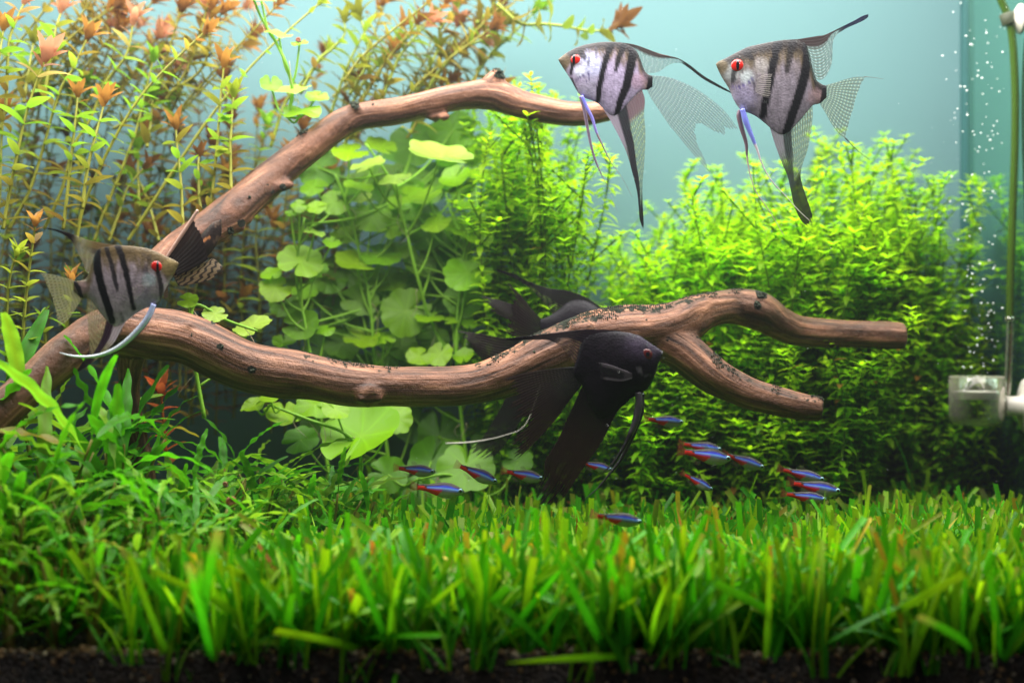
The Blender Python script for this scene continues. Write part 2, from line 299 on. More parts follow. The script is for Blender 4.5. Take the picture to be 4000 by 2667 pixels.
def build_wood():
    mb = MB(); samp = []; ids = []; along = []; names = list(BR)
    for bi, (nm, pts) in enumerate(BR.items()):
        p = cr([(*PD(x, y, d), r*S*K*d) for x, y, r, d in pts], 14*len(pts)); acc = 0; ps = []; rs = []
        ph = bi*7.3
        for i, q in enumerate(p):
            if i: acc += np.linalg.norm(p[i, :3]-p[i-1, :3])
            ps.append(q[:3]); rs.append(q[3]*(1+0.06*noise.noise(Vector((acc*45, ph, 0)))))
            samp.append(q[:4]); ids.append(bi); along.append(acc+bi*0.9)
        pts3, T, N = frames(ps); seg = 28; vs = []
        for i in range(len(ps)):
            B = T[i].cross(N[i])
            for j in range(seg):
                a = 2*PI*j/seg; c, s = math.cos(a), math.sin(a)
                r = rs[i]*(1+0.07*noise.noise(Vector((c*1.3+ph, s*1.3, along[len(samp)-len(ps)+i]*26)))+0.03*noise.noise(Vector((c*5, s*5+ph, along[len(samp)-len(ps)+i]*20))))
                vs.append(pts3[i]+N[i]*(c*r)+B*(s*r))
        n = len(ps); fs = [(i*seg+j, i*seg+(j+1) % seg, (i+1)*seg+(j+1) % seg, (i+1)*seg+j) for i in range(n-1) for j in range(seg)]
        fs += [tuple(range(seg))[::-1], tuple((n-1)*seg+j for j in range(seg))]
        mb.add(vs, fs)
    # lumps: burls and broken stubs
    for x, y, r, d in ((662, 424, 15, .935), (650, 430, 13, .935), (636, 430, 17, .933), (618, 442, 14, .93), (563, 504, 17, .925), (545, 520, 18, .92), (527, 530, 15, .918), (508, 544, 16, .915), (1000, 264, 19, .954), (1020, 268, 13, .95), (846, 902, 36, .868), (812, 246, 13, .952), (822, 250, 10, .95), (697, 310, 13, .945), (686, 318, 10, .945), (1750, 696, 24, .94), (1075, 898, 24, .876), (1340, 760, 30, .88), (430, 760, 34, .86)):
        c = PD(x, y, d); rr = r*S*K*d
        mb.add([c+Vector((q.x*rr*1.25, q.y*rr, q.z*rr))*(1+0.25*noise.noise(q*2+Vector((x, y, 0)))) for q in IV], IF)
    tmp = mb.build('temporary_wood', None)
    md = tmp.modifiers.new('r', 'REMESH'); md.mode = 'VOXEL'; md.voxel_size = 0.0013
    sm = tmp.modifiers.new('s', 'SMOOTH'); sm.factor = 0.6; sm.iterations = 7
    dg = bpy.context.evaluated_depsgraph_get(); me = bpy.data.meshes.new_from_object(tmp.evaluated_get(dg))
    bpy.data.objects.remove(tmp)
    nv = len(me.vertices); V = np.empty(nv*3, np.float32); me.vertices.foreach_get('co', V); V = V.reshape(-1, 3)
    NV = np.empty(nv*3, np.float32); me.vertices.foreach_get('normal', NV); NV = NV.reshape(-1, 3)
    smp = np.array(samp); C = smp[:, :3]; rad = smp[:, 3]; al = np.array(along); bid = np.array(ids)
    near = np.empty(nv, int)
    for a in range(0, nv, 4000):
        D = np.linalg.norm(V[a:a+4000, None, :]-C[None], axis=2)/rad[None]; near[a:a+4000] = D.argmin(1)
    # along with sub-sample accuracy
    tang = np.gradient(C, axis=0); tang /= np.linalg.norm(tang, axis=1)[:, None]+1e-9
    rel = V-C[near]; da = (rel*tang[near]).sum(1); G = np.empty((nv, 3), np.float32)
    radial = rel-da[:, None]*tang[near]; G[:, 0] = al[near]+da; G[:, 1] = radial[:, 1]; G[:, 2] = radial[:, 0]*tang[near][:, 2]*-1+radial[:, 2]*np.abs(tang[near][:, 0])
    # fine ridges along the grain
    for i in range(nv):
        g = G[i]; h = noise.noise(Vector((g[0]*16, g[1]*420, g[2]*420)))*0.00035+noise.noise(Vector((g[0]*30, g[1]*110, g[2]*110)))*0.0006
        V[i] += NV[i]*h
    # algae weight
    px = V[:, 0]/(K*V[:, 1])/S+1176; wgt = np.zeros(nv)
    up = np.clip((NV[:, 2]-0.35)/0.5, 0, 1)
    isl = np.isin(bid[near], [2, 3])
    dens = np.interp(px, [300, 420, 640, 760, 900, 1000, 1100, 1220, 1450, 1560, 1700, 1760, 1850, 1900], [0, .03, .12, .27, .20, .10, .25, .33, .33, .30, .22, .12, .05, 0])
    wgt = np.where(isl, up*dens, 0)
    low = np.isin(bid[near], [3]); wgt = np.where(low & (px > 1600), np.clip((NV[:, 2]-0.0)/0.5, 0, 1)*0.22, wgt)
    spots = [(x, y, r) for x, y, r in ((815, 238, 12), (690, 298, 14), (1150, 170, 16), (1747, 675, 14), (1740, 700, 10), (490, 740, 6), (505, 795, 8), (578, 848, 10), (555, 512, 10), (530, 530, 9), (650, 430, 9), (625, 440, 7), (360, 600, 4), (440, 770, 5))]
    py = 784-V[:, 2]/(K*V[:, 1])/S
    for x, y, r in spots: wgt = np.maximum(wgt, 0.42*np.clip(1.6-np.hypot(px-x, py-y)/r, 0, 1))
    for i in range(30):
        x = R.uniform(380, 1900); bsel = np.abs(px-x) < 30
        if bsel.any():
            y = R.uniform(py[bsel].min(), py[bsel].max()); r = R.uniform(2.5, 5); wgt = np.maximum(wgt, 0.42*np.clip(1.5-np.hypot(px-x, py-y)/r, 0, 1))
    me.vertices.foreach_set('co', V.ravel()); me.update()
    me.vertices.foreach_get('normal', NV.ravel()); NVn = np.empty(nv*3, np.float32); me.vertices.foreach_get('normal', NVn); NVn = NVn.reshape(-1, 3)
    F = np.array([tuple(p.vertices) if len(p.vertices) == 4 else (*p.vertices, p.vertices[0]) for p in me.polygons]); fid = bid[near][F[:, 0]]
    root = empty('driftwood', PD(320, 1180, .88), 'large forked brown driftwood spanning the tank with speckled algae', 'driftwood')
    for bi, nm in enumerate(names):
        sel = F[fid == bi]
        if not len(sel): continue
        used = np.unique(sel); mp = np.full(nv, -1); mp[used] = np.arange(len(used)); ff = mp[sel]
        m2 = bpy.data.meshes.new(nm); m2.from_pydata((V[used]-np.array(root.location)).tolist(), [], [tuple(dict.fromkeys(f)) for f in ff.tolist()])
        m2.polygons.foreach_set('use_smooth', [True]*len(m2.polygons))
        a = m2.attributes.new('grain', 'FLOAT_VECTOR', 'POINT'); a.data.foreach_set('vector', G[used].ravel())
        a = m2.color_attributes.new('Col', 'FLOAT_COLOR', 'POINT'); cc = np.zeros((len(used), 4), np.float32); cc[:, 0] = wgt[used]; cc[:, 3] = 1; a.data.foreach_set('color', cc.ravel())
        m2.update(); m2.normals_split_custom_set_from_vertices(NVn[used].tolist())
        link(nm, m2, M_WOOD, root)
    # algae tufts: little fuzzy clumps
    mb = MB(); cand = np.where(wgt > 0.16)[0]; base = np.array(root.location)
    for i in np.random.choice(cand, min(5000, len(cand)), replace=False):
        if noise.noise(Vector(V[i])*75)+0.5+wgt[i] < 0.80: continue
        c = Vector(V[i]-base); nrm = Vector(NVn[i]); r = R.uniform(0.00022, 0.00060)*(1.8 if wgt[i] > .38 else 1); g = R.uniform(.6, 1.4)
        mb.add([c+q*r*R.uniform(.6, 1.4)+nrm*r*0.4 for q in IV], IF, [(0.018*g, 0.024*g, 0.010*g, 1)]*len(IV))
    al_o = mb.build('algae', M_GRAVEL, root, smooth=False); al_o['kind'] = 'stuff'
build_wood()

# ------------------------------------------------------------------ fish
def segdist(X, Y, poly, w):
    """smallest distance to a poly-line divided by its (interpolated) half width"""
    best = np.full(X.shape, 9.0); wl = w if hasattr(w, '__len__') else [w]*len(poly)
    for (a, b), (w0, w1) in zip(zip(poly, poly[1:]), zip(wl, wl[1:])):
        dx, dy = b[0]-a[0], b[1]-a[1]; t = np.clip(((X-a[0])*dx+(Y-a[1])*dy)/(dx*dx+dy*dy+1e-9), 0, 1)
        dd = np.hypot(X-a[0]-t*dx, Y-a[1]-t*dy)/((w0+(w1-w0)*t)*0.5); best = np.minimum(best, dd)
    return best
def sstep(a, b, x): t = np.clip((x-a)/(b-a), 0, 1); return t*t*(3-2*t)
def mixc(c, col, m): return c*(1-m[..., None])+np.array(col)*m[..., None]
class Fish:
    def __init__(s, name, label, zoom, d, org, group=None, cat='fish'):
        s.x0, s.y0, s.s = zoom; s.d = d; s.o = org; s.k = K*d*s.s
        ox, oy = s.x0+s.s*org[0], s.y0+s.s*org[1]
        s.root = empty(name, P(ox, oy, d), label, cat, group)
    def L(s, x, y, dep=0.0): return Vector(((x-s.o[0])*s.k, dep, -(y-s.o[1])*s.k))
    def body(s, top, bot, width, colf, mat, nst=110, nr=60, q=0.75, wpeak=0.35):
        top = np.array(sorted(top)); bot = np.array(sorted(bot)); flip = top[0, 1] != bot[0, 1] if False else False
        xa, xb = top[0, 0], top[-1, 0]
        u = 0.5-0.5*np.cos(np.linspace(0, PI, nst)); xs = xa+(xb-xa)*u
        tz = np.interp(xs, top[:, 0], top[:, 1]); bz = np.interp(xs, bot[:, 0], bot[:, 1])
        ker = np.array([1, 2, 3, 2, 1])/9.0
        def sm(z): zz = np.pad(z, 2, mode='reflect', reflect_type='odd'); return np.convolve(zz, ker, 'valid')
        for _ in range(2): tz = sm(tz); bz = sm(bz)
        nose_left = abs(top[0, 1]-bot[0, 1]) < abs(top[-1, 1]-bot[-1, 1])
        t = (xs-xa)/(xb-xa); t = t if nose_left else 1-t
        w = width*np.where(t < wpeak, np.sin(np.clip(t/wpeak, 0, 1)*PI/2)**0.75, 0.16+0.84*np.cos(np.clip((t-wpeak)/(1-wpeak), 0, 1)*PI/2)**1.1)
        vs = []; XX = np.zeros((nst, nr)); YY = np.zeros((nst, nr)); SD = np.zeros((nst, nr))
        half = nr//2
        for i in range(nst):
            for j in range(nr):
                a = 2*PI*j/nr; vv = math.cos(a); side = math.sin(a)
                c, h = (tz[i]+bz[i])/2, (bz[i]-tz[i])/2
                y = c-h*vv; dep = -w[i]*np.sign(side)*(max(0, 1-abs(vv)**2.2))**q
                # lower lobe thins out toward the anal fin
                vs.append(s.L(xs[i], y, dep*s.k)); XX[i, j] = xs[i]; YY[i, j] = y; SD[i, j] = side
        col = colf(XX, YY)
        fs = [(i*nr+j, i*nr+(j+1) % nr, (i+1)*nr+(j+1) % nr, (i+1)*nr+j) for i in range(nst-1) for j in range(nr)]
        fs += [tuple(range(nr))[::-1], tuple((nst-1)*nr+j for j in range(nr))]
        mb = MB(); mb.add(vs, fs, [tuple(c)+(1,) for c in col.reshape(-1, 3)])
        s.width = width; return mb.build('body', mat, s.root)
    def fin(s, name, F, B, colf, nu=64, nv=56, ext=None, dep=(0, 0), wav=0.0, rays=18, rag=0.0, parent=None, mat=None, seed=1):
        rr = random.Random(seed); Fp = cr(F, nv+1); Bp = cr(B, nv+1); mb = MB(); vs = []; U = np.zeros((nu+1, nv+1)); Vv = np.zeros((nu+1, nv+1))
        jag = [rr.uniform(0, rag) for _ in range(rays+2)]
        for i in range(nu+1):
            u = i/nu; e = np.interp(u, [p[0] for p in ext], [p[1] for p in ext]) if ext else 1.0
            if rag:
                ru = u*rays; fr = ru-int(ru); e *= 1-jag[int(ru)]-rag*0.9*abs(math.sin(PI*ru))*0.6
            for j in range(nv+1):
                v = j/nv*e; f = v*nv; k = min(int(f), nv-1); fr = f-k
                pf = Fp[k]*(1-fr)+Fp[k+1]*fr; pb = Bp[k]*(1-fr)+Bp[k+1]*fr; p = pf*(1-u)+pb*u
                dd = dep[0]*(1-v)+dep[1]*v+wav*math.sin(u*5+v*3)*v + 0.00012/s.k*math.cos(2*PI*rays*u)
                vs.append(s.L(p[0], p[1], dd*s.k)); U[i, j] = u; Vv[i, j] = v
        col = np.clip(colf(U, Vv, rays), 0, 1)
        fs = [(i*(nv+1)+j, (i+1)*(nv+1)+j, (i+1)*(nv+1)+j+1, i*(nv+1)+j+1) for i in range(nu) for j in range(nv)]
        mb.add(vs, fs, [tuple(c) for c in col.reshape(-1, 4)]); return mb.build(name, mat or M_FIN, parent or s.root)
    def strand(s, name, pts, w, colf, dep=(0, 0), n=40, flat=0.35, mat=None):
        p = cr(pts, n); ww = np.interp(np.linspace(0, 1, n), np.linspace(0, 1, len(w)), w)
        P3 = [s.L(q[0], q[1], (dep[0]*(1-i/(n-1))+dep[1]*i/(n-1))*s.k) for i, q in enumerate(p)]
        mb = MB(); tube(mb, P3, [max(0.5*x*s.k, 0.00008) for x in ww], 8, colf, flat=1.0); return mb.build(name, mat or M_STRAND, s.root)
    def eye(s, c, r, dep, iris, pw=0.45, ph=0.9, po=(0, 0)):
        for sg, nm in ((-1, 'eye'), (1, 'eye')):
            mb = MB(); rr = r*s.k
            lathe(mb, [(rr*math.sin(a)*1.0, -0.36*rr*math.cos(a)) for a in np.linspace(0.01, PI-0.01, 14)], 24, Matrix.Rotation(PI/2, 3, 'X'))
            e = mb.build(nm, iris, s.root); e.location = s.L(c[0], c[1], sg*dep*s.k)
            mb = MB(); lathe(mb, [(rr*math.sin(a), -0.38*rr*math.cos(a)) for a in np.linspace(0.01, PI-0.01, 10)], 20, Matrix.Rotation(PI/2, 3, 'X'))
            q = mb.build('pupil', M_PUPIL, e); q.scale = (pw, 0.8, ph); q.location = (po[0]*rr, sg*0.10*rr, po[1]*rr)
M_STRAND = skin_mat('fin_ray', rough=0.35, metal=0.1, scale=900, bumpd=0.0001, spots=0.15)

def zebra(stripes, marks, top_y, span, gold=(0.16, 0.105, 0.045), silver=(0.38, 0.31, 0.45), back=(0.016, 0.009, 0.010), face=None, dark=(0.004, 0.002, 0.005), plate=None):
    def f(X, Y):
        tt = (Y-top_y(X))/span
        c = np.ones(X.shape+(3,))*np.array(silver)
        nz = np.array([noise.noise(Vector((x*0.03, y*0.012, 1))) for x, y in zip(X.ravel(), Y.ravel())]).reshape(X.shape)
        nz2 = np.array([noise.noise(Vector((x*0.11, y*0.11, 5))) for x, y in zip(X.ravel(), Y.ravel())]).reshape(X.shape)
        c = mixc(c, gold, sstep(0.50, 0.16, tt+0.18*nz)*0.9)
        c = mixc(c, back, sstep(0.26, 0.08, tt+0.05*nz2))
        c = c*(1+0.22*nz[..., None]+0.30*nz2[..., None])
        if plate is not None:
            for (px, py, r, colr, am) in plate: c = mixc(c, colr, am*sstep(1.0, 0.35, np.hypot(X-px, Y-py)/r+0.25*nz2))
        if face is not None: c = mixc(c, face[3], face[4]*sstep(1.0, 0.5, np.hypot(X-face[0], Y-face[1])/face[2]))
        for poly, w, colr, am in marks: c = mixc(c, colr, am*sstep(1.15, 0.75, segdist(X, Y, poly, w)))
        for poly, w, am in stripes: c = mixc(c, dark, am*sstep(1.18, 0.86, segdist(X, Y, poly, w)+0.14*nz2))
        return np.clip(c, 0.002, 1)
    return f
def rgba(shape, c, a): z = np.zeros(shape+(4,)); z[..., :3] = c; z[..., 3] = a; return z
def over(z, c, a, m): z[..., :3] = mixc(z[..., :3], c, m); z[..., 3] = z[..., 3]*(1-m)+a*m; return z
def spotted(base=(0.16, 0.12, 0.10), light=(0.62, 0.66, 0.62), a0=0.62, a1=0.28, nspot=14, fade=1.0, drk=None, edge=None):
    """veined see-through fin with rows of pale spots between the rays"""
    def f(U, V, rays):
        ray = 0.5+0.5*np.cos(2*PI*rays*U)
        bars = 0.5+0.5*np.cos(2*PI*nspot*V+1.2*np.sin(U*9))
        z = rgba(U.shape, base, 0.0); z[..., 3] = (a0*(0.45+0.55*ray))*(1-0.45*V*fade)
        sp = sstep(0.35, 0.8, (1-ray)*bars); z = over(z, light, a1, sp*(1-0.5*V*fade))
        z[..., 3] = np.clip(z[..., 3], 0, 1)
        if drk is not None: z = drk(z, U, V, ray)
        return z
    return f

# --- first silver angelfish (long trailing tail)
fa = Fish('angelfish', 'silver zebra angelfish with long trailing tail fin at the tip of the upper branch', (2130, 130, .5231), .895, (430, 300))
topA = [(97, 197), (150, 152), (220, 112), (300, 85), (400, 68), (500, 64), (580, 72), (640, 95), (690, 140), (715, 210), (740, 285), (775, 312), (800, 320)]
botA = [(97, 199), (120, 240), (160, 300), (200, 362), (230, 425), (262, 470), (320, 495), (370, 510), (400, 527), (430, 560), (470, 600), (510, 625), (560, 590), (620, 520), (690, 445), (725, 422), (762, 425), (800, 400)]
tyA = lambda X: np.interp(X, [p[0] for p in topA], [p[1] for p in topA])
S3A = [(665, 100), (650, 170), (640, 230), (605, 400), (555, 520), (530, 620)]
fa.body(topA, botA, 42, zebra(
    [([(505, 70), (460, 170), (430, 280), (400, 420), (393, 505)], [40, 46, 44, 42, 38], 1), ([(592, 92), (545, 190), (522, 295)], [48, 40, 22], .95), (S3A, [60, 66, 66, 62, 50, 38], 1), ([(797, 318), (785, 370), (775, 425)], 44, 1),
     ([(212, 160), (200, 250), (192, 305)], [30, 28, 20], .95), ([(195, 340), (225, 420)], [18, 26], .8), ([(265, 150), (290, 190)], [40, 34], .85), ([(380, 135), (375, 180)], 22, .5), ([(325, 190), (318, 245)], 14, .7)],
    [([(235, 345), (300, 320), (328, 300), (325, 350), (305, 370)], 11, (0.05, 0.035, 0.14), .8), ([(215, 360), (280, 320)], 8, (0.05, 0.03, 0.12), .6)], tyA, 420,
    plate=[(345, 240, 130, (0.52, 0.52, 0.74), .9), (255, 290, 60, (0.70, 0.72, 0.85), .8), (330, 420, 110, (0.50, 0.44, 0.58), .8), (690, 360, 90, (0.42, 0.27, 0.36), .7)], face=(125, 212, 80, (0.12, 0.085, 0.05), .9)), M_SKIN)
def dA(z, U, V, ray):
    top = sstep(0.34, 0.16, U)+sstep(0.56, 0.62, V); z = over(z, (0.045, 0.022, 0.022), 0.97, np.clip(top, 0, 1))
    return over(z, (0.12, 0.03, 0.02), 0.97, 0.8*np.clip(top, 0, 1)*sstep(0.10, 0.02, U)*sstep(.25, .4, V))
fa.fin('dorsal_fin', [(540, 66), (660, 84), (760, 118), (850, 152), (930, 172), (1000, 192), (1080, 240), (1180, 318), (1290, 383), (1400, 447)],
       [(690, 150), (712, 220), (742, 292), (840, 292), (920, 240), (1000, 222), (1072, 262), (1176, 342), (1290, 405), (1402, 458)], spotted((.16, .17, .17), (.7, .78, .78), .72, .42, 22, .3, dA), rays=16, rag=.02, dep=(0, -6))
def aA(z, U, V, ray):
    blk = sstep(0.16, 0.10, np.abs(U-(0.42-0.26*np.clip(V*2, 0, 1)))-0.08*V)+sstep(.72, .88, V); front = sstep(.34, .26, U+.0*V)
    z = over(z, (0.30, 0.23, 0.31), 0.95, front*sstep(.5, .3, V)); z = over(z, (0.055, 0.035, 0.045), .93, front*sstep(.25, .5, V))
    z = over(z, (0.17, 0.085, 0.11), 0.93, sstep(.25, .18, V)*sstep(.40, .48, U)); return over(z, (0.022, 0.014, 0.022), 0.97, np.clip(blk, 0, 1))
fa.fin('anal_fin', [(428, 556), (490, 660), (560, 790), (610, 900), (650, 1040), (685, 1180), (698, 1300), (706, 1390), (736, 1476)], [(722, 420), (744, 500), (738, 600), (748, 720), (746, 860), (738, 1000), (728, 1110), (728, 1260), (740, 1474)],
       spotted((.13, .12, .06), (.62, .72, .30), .85, .6, 20, .6, aA), rays=15, rag=.03, dep=(0, 4), wav=5)
fa.fin('caudal_fin', [(797, 316), (900, 325), (1000, 355), (1100, 400), (1200, 462), (1290, 532), (1370, 612), (1446, 718)], [(760, 428), (800, 500), (860, 590), (930, 690), (1000, 772), (1080, 870), (1160, 960), (1250, 1056)],
       spotted((.15, .13, .14), (.66, .74, .70), .80, .42, 26, .75), rays=22, rag=.03, ext=[(0, 1), (.1, .98), (.2, .90), (.3, .95), (.4, .84), (.5, .68), (.6, .65), (.7, .68), (.8, .76), (.9, .88), (1, 1)], dep=(0, 16), wav=9, nu=110, nv=90)
blu = lambda t: (0.20*(1-t)+0.30*t, 0.20*(1-t)+0.18*t, 0.75*(1-t)+0.22*t) if t < .45 else (0.24, 0.17, 0.20)
fa.strand('pelvic_fin', [(262, 468), (290, 560), (312, 680), (340, 820), (370, 930), (420, 1050), (470, 1150), (540, 1330)], [24, 26, 24, 20, 16, 8, 2, 1], lambda t: (0.22, 0.15, 0.22), dep=(18, 30))
fa.strand('pelvic_fin', [(272, 470), (310, 560), (350, 640), (380, 740), (430, 850), (490, 970), (570, 1080), (650, 1230)], [24, 26, 24, 18, 12, 6, 2, 1], blu, dep=(-18, -30))
fa.fin('pectoral_fin', [(325, 318), (360, 300), (400, 300)], [(322, 365), (350, 385), (385, 380)], lambda U, V, r: rgba(U.shape, (.6, .6, .7), .25), nu=20, nv=12, rays=8, dep=(-40, -52))
fa.eye((226, 204), 37, 27, M_IRIS, .42, 1.05, (-.34, 0))

# --- second silver angelfish (short tail with streamers)
fb = Fish('angelfish', 'silver zebra angelfish with raised dark dorsal fin above the green bushes', (2750, 30, .5867), .875, (420, 480))
topB = [(80, 375), (95, 360), (150, 335), (220, 297), (290, 262), (380, 242), (480, 222), (540, 215), (620, 216), (680, 232), (700, 290), (715, 380), (742, 480), (790, 515), (815, 520)]
botB = [(80, 379), (90, 405), (110, 450), (140, 500), (172, 545), (185, 590), (210, 640), (240, 682), (300, 702), (345, 722), (400, 765), (440, 800), (475, 832), (525, 852), (565, 830), (620, 772), (680, 702), (722, 648), (772, 640), (815, 600)]
tyB = lambda X: np.interp(X, [p[0] for p in topB], [p[1] for p in topB])
fb.body(topB, botB, 44, zebra(
    [([(492, 228), (470, 320), (450, 400), (430, 520), (400, 640), (390, 722)], [62, 54, 52, 50, 48, 46], 1), ([(592, 240), (565, 340), (543, 445)], [52, 46, 26], .8), ([(690, 250), (682, 380), (655, 500), (610, 640), (570, 760), (535, 860)], [66, 64, 64, 62, 58, 46], 1),
     ([(812, 515), (800, 560), (785, 645)], [36, 36, 30], .9), ([(197, 425), (185, 505)], [34, 26], .85), ([(275, 290), (312, 350)], [62, 30], .8), ([(210, 350), (218, 392)], 30, .9), ([(325, 350), (328, 400)], 16, .5)],
    [([(180, 535), (240, 535), (300, 500), (322, 470)], 10, (0.10, 0.07, 0.24), .85), ([(322, 500), (330, 535), (326, 570)], 16, (0.03, 0.02, 0.04), .7), ([(330, 385), (400, 355), (440, 352), (480, 345), (600, 385), (640, 430)], 5, (0.09, 0.07, 0.07), .7), ([(690, 530), (740, 560), (785, 580)], 6, (.12, .07, .07), .6), ([(200, 500), (250, 440), (262, 425)], 7, (.12, .12, .16), .6)], tyB, 520,
    gold=(.13, .09, .038), silver=(0.25, 0.21, 0.25), back=(.014, .008, .008), plate=[(280, 470, 65, (0.50, 0.54, 0.55), .95), (175, 440, 80, (0.36, 0.38, 0.38), .8), (260, 600, 110, (0.42, 0.36, 0.54), .85), (385, 400, 80, (0.38, 0.35, 0.34), .7), (740, 600, 80, (0.40, 0.26, 0.28), .7), (250, 680, 40, (.7, .66, .8), .8)], face=(112, 398, 62, (0.14, 0.105, 0.06), .9)), M_SKIN)
def dB(z, U, V, ray):
    top = sstep(0.36, 0.18, U)+sstep(0.60, 0.66, V); z = over(z, (0.05, 0.026, 0.028), 0.97, np.clip(top, 0, 1))
    return over(z, (0.035, 0.028, 0.09), .97, sstep(.6, .72, V))
fb.fin('dorsal_fin', [(520, 216), (620, 211), (700, 199), (760, 190), (800, 184), (850, 162), (920, 128), (1000, 88), (1050, 60), (1100, 44)], [(690, 250), (712, 350), (742, 468), (800, 470), (850, 372), (862, 215), (930, 150), (1010, 112), (1062, 88), (1096, 62)], spotted((.13, .13, .11), (.68, .76, .76), .85, .5, 20, .2, dB), rays=14, rag=.02, dep=(0, -10))
def aB(z, U, V, ray):
    front = sstep(.40, .33, U); z = over(z, (0.22, 0.18, 0.22), .95, front*sstep(.45, .25, V)); z = over(z, (0.045, 0.04, 0.04), .93, front*sstep(.25, .45, V))
    blk = sstep(.13, .08, np.abs(U-(.40-.12*np.clip(V*2, 0, 1)))-.05*V)*sstep(.55, .3, V)+sstep(.52, .62, V); return over(z, (0.030, 0.028, 0.026), .95, np.clip(blk, 0, 1))
fb.fin('anal_fin', [(438, 796), (458, 862), (484, 940), (520, 1035), (558, 1125), (582, 1230), (602, 1320), (650, 1420), (704, 1462)], [(722, 645), (723, 740), (708, 850), (692, 940), (662, 1030), (644, 1120), (676, 1240), (708, 1330), (734, 1420)], spotted((.13, .12, .05), (.66, .72, .46), .9, .6, 18, .4, aB), rays=16, rag=.04, dep=(0, 4), wav=5)
fb.fin('caudal_fin', [(812, 517), (880, 498), (950, 475), (1010, 462), (1078, 459)], [(772, 642), (810, 702), (850, 772), (900, 836), (944, 868)], spotted((.14, .12, .06), (.70, .78, .60), .84, .5, 11, .5), rays=17, rag=.015, ext=[(0, 1), (.12, .96), (.3, .93), (.6, .95), (.85, .97), (1, 1)], dep=(0, 10), wav=6, nu=90, nv=70)
fb.strand('tail_streamer', [(1070, 459), (1120, 463), (1200, 474)], [5, 3, 2], lambda t: (.10, .07, .06), dep=(10, 12)); fb.strand('tail_streamer', [(940, 864), (980, 905), (1030, 955), (1112, 1018)], [9, 6, 5, 2], lambda t: (.06, .05, .05), dep=(10, 12))
fb.strand('pelvic_fin', [(243, 680), (236, 720), (255, 800), (285, 900), (290, 980), (310, 1100), (350, 1220), (420, 1320), (490, 1430), (542, 1522)], [26, 34, 32, 24, 14, 8, 6, 6, 5, 3], lambda t: (.16, .10, .13) if t < .45 else (.50, .38, .36), dep=(20, 34), n=60)
fb.strand('pelvic_fin', [(252, 678), (275, 760), (310, 850), (350, 950), (380, 1040), (440, 1150), (540, 1260), (620, 1350), (700, 1425)], [34, 40, 28, 16, 9, 7, 6, 6, 4], lambda t: (.20, .22, .70) if t < .33 else (.62, .52, .56), dep=(-20, -36), n=60)
fb.fin('pectoral_fin', [(326, 495), (370, 465), (410, 455), (446, 455)], [(330, 565), (360, 590), (395, 605), (430, 612)], lambda U, V, r: rgba(U.shape, (.75, .68, .62), np.clip(.12+.55*sstep(.6, 1, .5+.5*np.cos(2*PI*r*U)), 0, 1)), nu=60, nv=20, rays=11, rag=.08, dep=(-42, -62))
fb.eye((218, 392), 42, 29, M_IRIS, .46, .88)

# --- third silver angelfish beside the trunk
fc = Fish('angelfish', 'silver zebra angelfish with curved blue-white feeler in front of the driftwood trunk', (100, 820, .4017), .815, (960, 680))
topC = [(470, 690), (520, 692), (580, 680), (615, 640), (640, 520), (680, 400), (740, 365), (850, 348), (930, 345), (1050, 355), (1180, 372), (1290, 412), (1380, 458), (1450, 490), (1490, 518)]
botC = [(470, 790), (545, 862), (600, 848), (640, 872), (700, 965), (780, 1065), (850, 1135), (900, 1130), (950, 1100), (1000, 1062), (1080, 1002), (1150, 962), (1250, 925), (1310, 880), (1350, 790), (1395, 700), (1440, 630), (1490, 522)]
tyC = lambda X: np.interp(X, [p[0] for p in topC], [p[1] for p in topC])
fc.body(topC, botC, 66, zebra(
    [([(895, 350), (945, 450), (990, 600), (1030, 780), (1058, 965)], [62, 58, 58, 50, 40], .97), ([(790, 372), (845, 520), (885, 680), (908, 790)], [46, 46, 44, 30], .9), ([(690, 385), (712, 600), (762, 780), (820, 960), (846, 1080)], [84, 80, 80, 82, 66], 1), ([(480, 700), (520, 760), (548, 855)], [34, 46, 40], .95),
     ([(1215, 450), (1210, 510)], 40, .5), ([(1300, 610), (1328, 740), (1318, 860)], [40, 44, 36], .9), ([(1180, 600), (1190, 560)], 50, .6), ([(940, 1000), (950, 1080)], 26, .5)],
    [([(1150, 430), (1200, 470)], 40, (.06, .04, .03), .5)], tyC, 640, gold=(.17, .115, .045), silver=(.42, .33, .38), back=(.11, .07, .026),
    plate=[(1220, 680, 90, (.45, .52, .56), .85), (1190, 720, 40, (.80, .76, .8), .9), (1150, 860, 130, (.42, .34, .46), .7), (560, 760, 100, (.36, .24, .24), .7)], face=(1410, 560, 110, (.25, .18, .07), .9)), M_SKIN)
def dC(z, U, V, ray):
    top = sstep(.36, .2, U)+sstep(.5, .6, V); z = over(z, (.17, .11, .05), .96, np.clip(top, 0, 1)*sstep(.55, .35, V)); return over(z, (.025, .014, .02), .97, np.clip(sstep(.18, .28, U)*sstep(.45, .36, U)*sstep(.6, .2, V)+sstep(.5, .66, V), 0, 1))
fc.fin('dorsal_fin', [(940, 345), (820, 335), (700, 312), (560, 277), (430, 228), (310, 191), (190, 172)], [(690, 410), (645, 540), (600, 610), (535, 470), (430, 285), (310, 214), (194, 184)], spotted((.34, .28, .18), (.5, .46, .34), .8, .5, 10, .3, dC), rays=14, rag=.02, dep=(0, 8))
def aC(z, U, V, ray):
    return over(over(z, (.40, .33, .38), .93, sstep(.30, .22, U)*sstep(.55, .3, V)), (.03, .016, .03), .97, np.clip(sstep(.13, .07, np.abs(U-.36+.16*V)-.06*V)+sstep(.62, .8, V), 0, 1))
